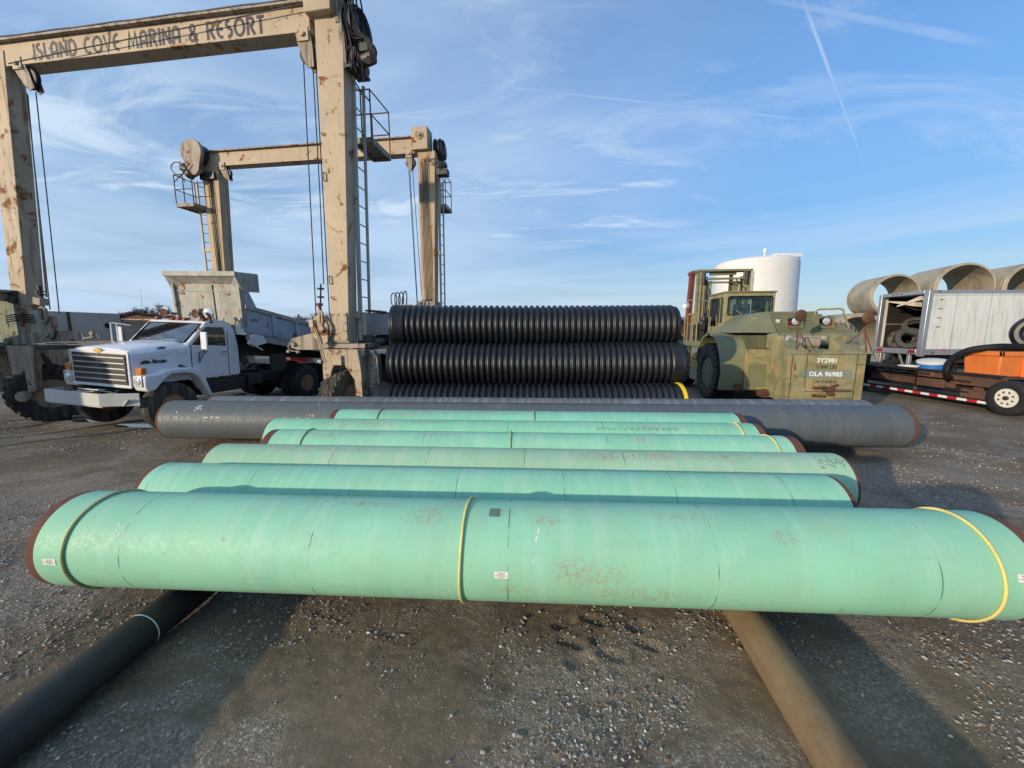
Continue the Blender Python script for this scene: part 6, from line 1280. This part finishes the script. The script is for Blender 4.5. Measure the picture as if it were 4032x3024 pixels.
for y in (-.12, -1.02):
  for s in (1, -1):
    xx = -.14 if s > 0 else 2.28
    if y < -1 and s > 0: continue
    o = wheel(FT, 'wheel', (xx, y + .02, .46), (-s, 0, 0), .42, .26, .225, M['tyre'], M['rim_white'], dish=.10, hub=False)
    if s > 0 and y > -1:
        mb = MB()
        for i in range(8):
            a = i / 8 * 6.283 + .39; c = V((xx - .131, y + .02 + .135 * math.cos(a), .46 + .135 * math.sin(a))); t_ = V((0, -math.sin(a), math.cos(a))); r_ = V((0, math.cos(a), math.sin(a)))
            tri = [c + r_ * .028 + t_ * .030, c + r_ * .028 - t_ * .030, c - r_ * .026]; mb.face(tri)
        mb.build('rim_opening', M['hose'], o, smooth=0)
        mb = MB(); mb.lathe([(0, .05), (.05, .048), (.06, .001)], (xx - .10, y + .02, .46), (-1, 0, 0), 20); mb.build('hub_cap', M['grease'], o)
# black plastic drum-like pipe end standing beside the trailer's front (right edge)
q = thing('black_plastic_pipe', 'big shiny black plastic pipe end at the right edge in front of the white trailer', 'pipe', (14.24, 10.5, 2.02))
mb = MB(); mb.lathe([(-.3, .46), (.0, .50), (.08, .48), (.14, .40), (.14, .32), (.08, .24), (-.3, .22)], (0, 0, 0), (-.8, -.6, .0), 48); bmesh.ops.delete(mb.bm, geom=[f for f in mb.bm.faces if len(f.verts) > 4], context='FACES'); mb.build('pipe_wall', M['black_pl'], q)
mb = MB(); mb.lathe([(.0, .21), (.03, .19), (.03, .001)], (0, 0, 0), (-.8, -.6, 0), 40); mb.build('inner_plug', M['hose'], q)
mb = MB(); mb.b2(-.55, .55, .05, .55, -.62, -.42); mb.b2(-.55, -.45, .1, .5, -2.02, -.62); mb.b2(.45, .55, .1, .5, -2.02, -.62); mb.build('stand', DS, q)
# orange bin, hose, barrel, lids on the trailer
ob = thing('orange_bin', 'dirty orange plastic bin on the flat trailer under a thick black hose', 'bin', (13.47, 10.30, .885))
mb = MB(); mb.hexa([(-.78, -.32, 0), (1.30, -.32, 0), (1.30, .45, 0), (-.78, .45, 0)], [(-.82, -.36, .60), (1.34, -.36, .60), (1.34, .49, .60), (-.82, .49, .60)]); mb.build('bin_body', M['orange_pl'], ob, bev=.03, seg=3)
mb = MB(); mb.b2(-.86, 1.38, -.40, -.33, .54, .66); mb.b2(-.2, .62, -.40, -.355, .28, .54); mb.b2(-.24, -.20, -.42, -.34, .0, .60); mb.b2(.60, .68, -.42, -.34, .0, .60); mb.b2(-.1, .5, -.37, -.345, .06, .12); mb.b2(-.86, -.79, -.40, .5, .54, .66); mb.build('rib', M['orange_pl'], ob, bev=.012)
mb = MB(); mb.b2(.12, .38, -.408, -.401, .40, .44); mb.build('worn_mark', M['rustpart'], ob)
mb = MB(); pts = [(12.55, 11.0, 1.0), (12.40, 10.9, 1.12), (12.36, 10.72, 1.36), (12.42, 10.45, 1.56), (12.68, 10.15, 1.655), (13.1, 10.1, 1.665), (13.8, 10.1, 1.65), (14.6, 10.15, 1.60)]
mb.tube(smooth_path(pts), .085, 16); o = mb.build('black_hose', M['hose']); tag(o, 'thick black hose curving over the orange bin', 'hose')
mb = MB(); mb.torus((12.16, 10.62, 1.0), (.5, -1, 0), .26, .055, 40, 10); mb.torus((12.2, 10.70, 1.0), (.5, -1, .05), .24, .055, 40, 10); o = mb.build('hose_coil', M['hose']); tag(o, 'small coil of black hose beside the left end of the orange bin', 'hose')
bb = thing('blue_tub', 'blue plastic tub with a tilted white lid on the black trailer, left of the hose', 'tub', (13.25, 12.1, .885))
mb = MB(); mb.lathe([(0, .30), (.02, .32), (.16, .34), (.18, .36), (.20, .35)], (0, 0, 0), (0, 0, 1), 32); mb.build('tub_body', M['blue'], bb)
mb = MB(); mb.lathe([(0, .36), (.05, .365), (.07, .33), (.08, .001)], (0, 0, .20), (-.15, -.1, 1), 32); mb.build('lid', M['pailw'], bb)
mb = MB(); mb.lathe([(0, .22), (.05, .24), (.07, .255), (.10, .25), (.12, .001)], (0, 0, 0), (0, 0, 1), 28); o = mb.build('pail_lid', M['pailw']); o.location = (12.72, 12.3, .885); tag(o, 'flat white plastic lid on the black trailer, left of the blue tub', 'lid')
mb = MB(); mb.b2(-.6, .6, -.4, .4, 0, 1.22); mb.b2(-.62, .62, -.42, .42, 1.22, 1.26); o = mb.build('dark_crate', M['flat'], bev=.01); o.location = (12.0, 13.9, 0); tag(o, 'dark steel box under the left corner of the white trailer', 'crate')
# ------------------------------------------------------------------ concrete pipes
def concrete(label, c, Rr, L, az, thick=.10):
    d_ = V((math.sin(R(az)), math.cos(R(az)), 0)); o = thing('concrete_pipe', label, 'pipe', c, 0, 'huge concrete pipes stacked behind the box trailer')
    mb = MB(); mb.lathe([(0, Rr - thick), (0, Rr - thick * .45), (.05, Rr - thick * .42), (.055, Rr - .015), (.07, Rr), (L - .1, Rr), (L - .09, Rr - .05), (L, Rr - .05), (L, Rr - thick)] + [(L - i * L / 6, Rr - thick) for i in range(1, 6)], (0, 0, 0), d_, 72, close=True)
    mb.build('pipe_wall', M['concrete'], o, smooth=40, bev=.006); return o
concrete('leftmost concrete pipe of the upper layer, open end seen against the sky', (16.6, 17.0, 3.60), .89, 2.1, 17)
concrete('middle concrete pipe of the upper layer, tallest, behind the trailer roof', (18.63, 16.2, 3.86), .97, 2.6, 19)
concrete('rightmost concrete pipe of the upper layer at the right edge', (20.6, 15.5, 3.80), .95, 2.9, 18)
concrete('leftmost concrete pipe on the ground behind the forklift', (15.35, 17.15, 1.42), 1.42, 2.3, 15, .17)
concrete('concrete pipe on the ground under the trailer\'s rear, second from the left', (18.45, 16.25, 1.42), 1.36, 2.6, 16, .15)
concrete('concrete pipe on the ground at the far right of the lower layer', (21.1, 15.4, 1.42), 1.36, 2.6, 16, .15)
# ------------------------------------------------------------------ storage tank
tk = thing('storage_tank', 'large white cylindrical storage tank behind the forklift mast', 'tank', (25.95, 42, 0))
mb = MB(); Rk = 3.85; mb.lathe([(0, Rk), (8.75, Rk), (9.05, Rk - .08), (9.25, Rk - .35), (9.50, Rk * .5), (9.6, .01)], (0, 0, 0), (-.025, 0, 1), 72); mb.build('tank_shell', M['tank'], tk, smooth=50)
mb = MB(); mb.cyl((-.3, -1.5, 9.4), (-.3, -1.5, 9.95), .10); mb.cyl((-.3, -1.5, 9.9), (-.3, -1.5, 10.25), .2, .16); mb.b2(.6, 3.2, -2.0, -.8, 9.38, 9.72); mb.build('roof_vent', M['tank'], tk)
# ------------------------------------------------------------------ things behind
om = thing('boom_lift', 'orange machine with an upright red boom and small cab left of the forklift mast', 'boom lift', (8.88, 18.6, 0))
mb = MB(); mb.hexa([(-.62, -.1, .9), (-.40, -.1, .9), (-.40, .15, .9), (-.62, .15, .9)], [(-.50, -.1, 4.7), (-.31, -.1, 4.7), (-.31, .15, 4.7), (-.50, .15, 4.7)]); mb.cyl((-.40, -.2, 4.72), (-.40, .25, 4.72), .12, n=18); mb.build('boom', M['orange'], om, bev=.01)
mb = MB(); mb.prism([(-1.2, 1.9), (-1.2, 2.35), (-1.05, 2.62), (-.72, 2.64), (-.70, 2.3), (-.70, 1.9)], 'y', -.1, 1.4); mb.build('cab', M['orange'], om, bev=.05)
mb = MB(); mb.prism([(-1.10, 2.34), (-1.0, 2.55), (-.76, 2.56), (-.76, 2.34)], 'y', -.115, -.10); mb.build('window', M['glass'], om)
mb = MB(); mb.b2(-1.3, 1.2, 0, 1.5, .7, 1.5); mb.cyl((-.85, -.05, 1.7), (-.85, .3, 1.7), .18, n=20); mb.b2(-1.2, -.7, .1, 1.3, 1.5, 1.9); mb.build('chassis', M['grease'], om, bev=.03)
wheel(om, 'wheel', (-.9, -.05, .5), (0, -1, 0), .5, .35, .26, M['tyre'], M['rim_rust']); wheel(om, 'wheel', (.8, -.05, .5), (0, -1, 0), .5, .35, .26, M['tyre'], M['rim_rust']); wheel(om, 'wheel', (-.9, 1.5, .5), (0, 1, 0), .5, .35, .26, M['tyre'], M['rim_rust']); wheel(om, 'wheel', (.8, 1.5, .5), (0, 1, 0), .5, .35, .26, M['tyre'], M['rim_rust'])
# culverts behind the stack
CUG = 'grey green metal culverts behind the black pipe stack'
def culvert(label, c, Rr, L=5, az=12, el=0):
    mb = MB(); d_ = V((math.sin(R(az)), math.cos(R(az)), 0)); prof = [(0, Rr - .02)] + [(i * .06, Rr + (.012 if i % 2 else 0)) for i in range(1, int(L / .06))] + [(L, Rr - .02)]
    mb.lathe(prof, (0, 0, 0), d_, 36, close=True); o = mb.build('culvert', M['culvert'], smooth=60); o.location = c; tag(o, label, 'pipe', CUG)
culvert('large open culvert just right of the gantry\'s front wheel', (-4.85, 14.3, .62), .62); culvert('small culvert lying on top of the larger ones', (-4.42, 14.2, 1.33), .25); culvert('culvert half hidden by the black corrugated pipes', (-3.95, 14.0, .62), .5)
mb = MB(); n = 16; mb.prism([(7 * math.cos(math.pi * i / n), 3.6 * math.sin(math.pi * i / n)) for i in range(n + 1)], 'y', 0, 14); o = mb.build('sheeted_shed', M['barnblue'], smooth=30); o.location = (-20.5, 52, -.2); o.rotation_euler = (0, 0, R(70)); tag(o, 'low rounded pale blue shed in the distance between the gantry leg and the black pipes', 'shed')
mb = MB(); mb.lathe([(0, .01), (.001, .42), (.3, .43), (.32, .45), (.35, .43), (.65, .43), (.68, .45), (.71, .43), (1.3, .42), (1.301, .01)], (0, 0, 0), (.95, .2, 0), 32); o = mb.build('red_drum', M['redbarrel']); o.location = (-9.7, 15.8, .95); tag(o, 'dull red drum lying beyond the dump truck\'s chassis', 'drum')
mb = MB(); mb.b2(-1.6, 1.6, -.6, .6, .3, .52); mb.b2(-1.5, -1.3, -.5, .5, 0, .3); mb.b2(1.3, 1.5, -.5, .5, 0, .3); o = mb.build('timber_cradle', M['wood'], bev=.01); o.location = (-9.4, 15.9, -.02); tag(o, 'dark cradle under the red drum', 'cradle')
mb = MB(); mb.lathe([(0, .01), (.01, .5), (1.6, .5), (1.61, .01)], (0, 0, 0), (.97, .1, 0), 30); o = mb.build('tan_tank', M['beige_rusty']); o.location = (-7.9, 16.6, .9); tag(o, 'rusty tan tank lying right of the red drum behind the truck', 'tank')
mb = MB(); mb.b2(-1.0, 1.0, -.4, .4, 0, .4); o = mb.build('tank_cradle', M['wood'], bev=.01); o.location = (-7.1, 16.65, 0); tag(o, 'dark cradle under the rusty tan tank', 'cradle')
mb = MB(); mb.box((0, 0, .09), (1.5, .25, .16)); mb.box((.2, .25, .07), (1.2, .2, .14), rz=.15); o = mb.build('timber_baulk', paint('weathered_timber', (.30, .20, .12), .9, var=.3, dirt=.5), bev=.01); o.location = (-3.5, 10.6, 0); tag(o, 'weathered timbers on the ground left of the black pipe stack', 'timber')
sc_ = thing('site_trailer', 'rusty beige flat container far behind the gantry\'s left side', 'container', (-19.5, 22.5, 0), R(-6))
mb = MB(); mb.b2(-3.2, 3.4, 0, 2.4, .6, 2.75); mb.build('container_body', M['beige_rusty'], sc_, bev=.02)
mb = MB(); mb.b2(-3.3, 3.5, -.05, 2.45, 2.76, 2.86); mb.box((-2.6, .3, 2.95), (.6, .4, .2), rz=.2); mb.box((-.5, .3, 2.92), (1.6, .5, .12)); mb.build('roof_clutter', M['rustpart'], sc_)
mb = MB()
for k in range(9): mb.b2(-3.0 + k * .75, -2.94 + k * .75, -.03, -.005, .65, 2.7)
mb.b2(-3.2, 3.4, -.05, -.005, 1.7, 1.8); mb.build('rib', M['beige_dirty'], sc_)
mb = MB(); mb.b2(-3, -2.6, .2, 2.2, 0, .6); mb.b2(2.6, 3, .2, 2.2, 0, .6); mb.build('block', M['concrete'], sc_)
shade_box = thing('fuel_tank_or_shade_box', 'unseen raised tan box on a stand, added to shade the truck grille', 'tank', (-13.75, 4.70, 0), R(-8))  # invented box outside the frame, added to cast shade on the truck grille
mb = MB(); mb.b2(-2.6, .9, -.9, .9, 1.80, 2.85); mb.build('shade_box_body', M['beige_rusty'], shade_box, bev=.05, seg=3)
for x in (-2.4, .7):
    for y in (-.75, .75):
        mb = MB(); mb.b2(x - .06, x + .06, y - .06, y + .06, 0, 1.80); mb.build('leg', M['dsteel'], shade_box)
# ------------------------------------------------------------------ bare winter trees and far wood
def tree_mesh(seed, h):
    rs = random.Random(seed); mb = MB()
    def br(p, d_, L, r, lv):
        n = 3; path = [p]; q = p.copy(); dd = d_.copy()
        for i in range(n):
            dd = (dd + V((rs.uniform(-.18, .18), rs.uniform(-.18, .18), .05))).normalized(); q = q + dd * L / n; path.append(q.copy())
        mb.tube(path, [lerp(r, r * .55, i / n) for i in range(n + 1)], 5 if lv < 2 else 3)
        if lv < 4:
            for k in range(4 if lv else 6):
                b = path[rs.choice((1, 2, 3))] if lv else path[rs.choice((1, 2, 2, 3, 3))]
                a = rs.uniform(0, 6.28); up_ = rs.uniform(.35, 1.0); nd = V((math.cos(a), math.sin(a), up_)).normalized()
                br(b, (nd + dd * .5).normalized(), L * rs.uniform(.55, .75), r * .66, lv + 1)
    br(V((0, 0, 0)), V((0, 0, 1)), h * .45, h * .026, 0)
    return mb
protos = []
for i, (s, h) in enumerate(((1, 11), (2, 9), (3, 12))):
    th = thing('bare_tree', '', 'tree', (0, 0, 0)); mb = tree_mesh(s, h); mb.build('branches', M['bark'], th, smooth=0)
    mb = MB(); mb.cyl((0, 0, -1), (0, 0, h * .3), h * .026, h * .02, 8); mb.build('trunk', M['bark'], th); protos.append(th)
TGp = 'bare winter trees along the horizon'
places = [(-239.7, 200, 0, 1.25, "bare tree on the horizon just right of the gantry's near left leg"), (-188.8, 190, 1, 1.25, 'lone spreading bare tree above the rusty container left of the truck cab'), (-180.5, 187, 2, 1.15, "bare tree just left of the truck's roof lamps"), (-175.5, 186, 0, 1.30, "bare tree directly above the truck's left roof lamp"), (-173.1, 188, 1, 1.45, "tall bare tree between the truck's roof lamps and its raised bed"), (-166.6, 186, 2, 1.30, 'bare tree touching the left edge of the raised bed'), (-105.9, 195, 1, 1.05, 'bare tree behind the middle of the dump bed side'), (-94.2, 190, 0, 1.10, 'bare tree just left of the gantry hook block'), (-68.1, 200, 2, 1.10, 'bare tree right of the near gantry leg on the horizon'), (85.8, 200, 0, 0.95, 'bare tree right of the black pipe stack end'), (87.8, 195, 1, 1.05, 'bare tree left of the orange boom base'), (161.9, 215, 2, 0.95, 'bare tree right of the white tank on the horizon'), (176.5, 215, 1, 0.95, "bare tree behind the forklift's hood rail")]
used = set()
for i, (x, y, p, s, lab) in enumerate(places):
    if p not in used: o = protos[p]; used.add(p)
    else: o = dup(protos[p])
    o.location = (x, y, 0); o.rotation_euler = (0, 0, i * 1.3); o.scale = (s, s, s); o['label'] = lab; o['group'] = TGp
rs = random.Random(11); verts = []; faces = []
for i in range(30000):
    x = rs.uniform(-420, 420); y = 235 + rs.uniform(0, 40) + .05 * abs(x); e = 8.8 + 3.2 * noise.noise(V((x * .03, 0, 0))) + 1.5 * noise.noise(V((x * .15, 3, 0)))
    if x > 60: e += .4
    if x < -60: e += 3.5 + 2.5 * max(0, noise.noise(V((x * .06, 7, 0))))
    h = e * rs.uniform(.45, 1.0); w_ = rs.uniform(.14, .42); l_ = rs.uniform(-1.2, 1.2); zb = rs.uniform(-1, .5) * 1.0; k0 = len(verts)
    verts += [(x - w_, y, zb), (x + w_, y, zb), (x + l_ + w_ * .3, y + rs.uniform(-.6, .6), h), (x + l_ * .4 - w_, y + w_, h * .5)]
    faces += [(k0, k0 + 1, k0 + 2), (k0, k0 + 2, k0 + 3)]
    if h > e * .85 and rs.random() < .6: continue
me = bpy.data.meshes.new('far_wood'); me.from_pydata(verts, [], faces); me.materials.append(paint('far_winter_wood', (.15, .125, .135), .95, var=.3, scale=.05, bump=0)); o = bpy.data.objects.new('far_wood', me); COL.objects.link(o); struct(o, 'stuff', 'distant leafless wood along the horizon', 'wood')
mb = MB(); pts = []
for i in range(121):
    x = -900 + i * 15; pts.append((x, 7 + 9 * max(0, noise.noise(V((x * .004, 1, 0))) + .3) + 1.2 * noise.noise(V((x * .05, 0, 0)))))
for i in range(120): mb.hexa([(pts[i][0], 430, -2), (pts[i + 1][0], 430, -2), (pts[i + 1][0], 620, -2), (pts[i][0], 620, -2)], [(pts[i][0], 470, pts[i][1]), (pts[i + 1][0], 470, pts[i + 1][1]), (pts[i + 1][0], 560, pts[i + 1][1] * 1.1), (pts[i][0], 560, pts[i][1] * 1.1)])
bmesh.ops.remove_doubles(mb.bm, verts=mb.bm.verts, dist=.01); o = mb.build('hills', paint('wooded_hills', (.13, .13, .16), .95, var=.2, scale=.02, bump=0), smooth=60); struct(o)
for m_ in bpy.data.materials: m_.name = m_.name
sc.cycles.max_bounces = 6
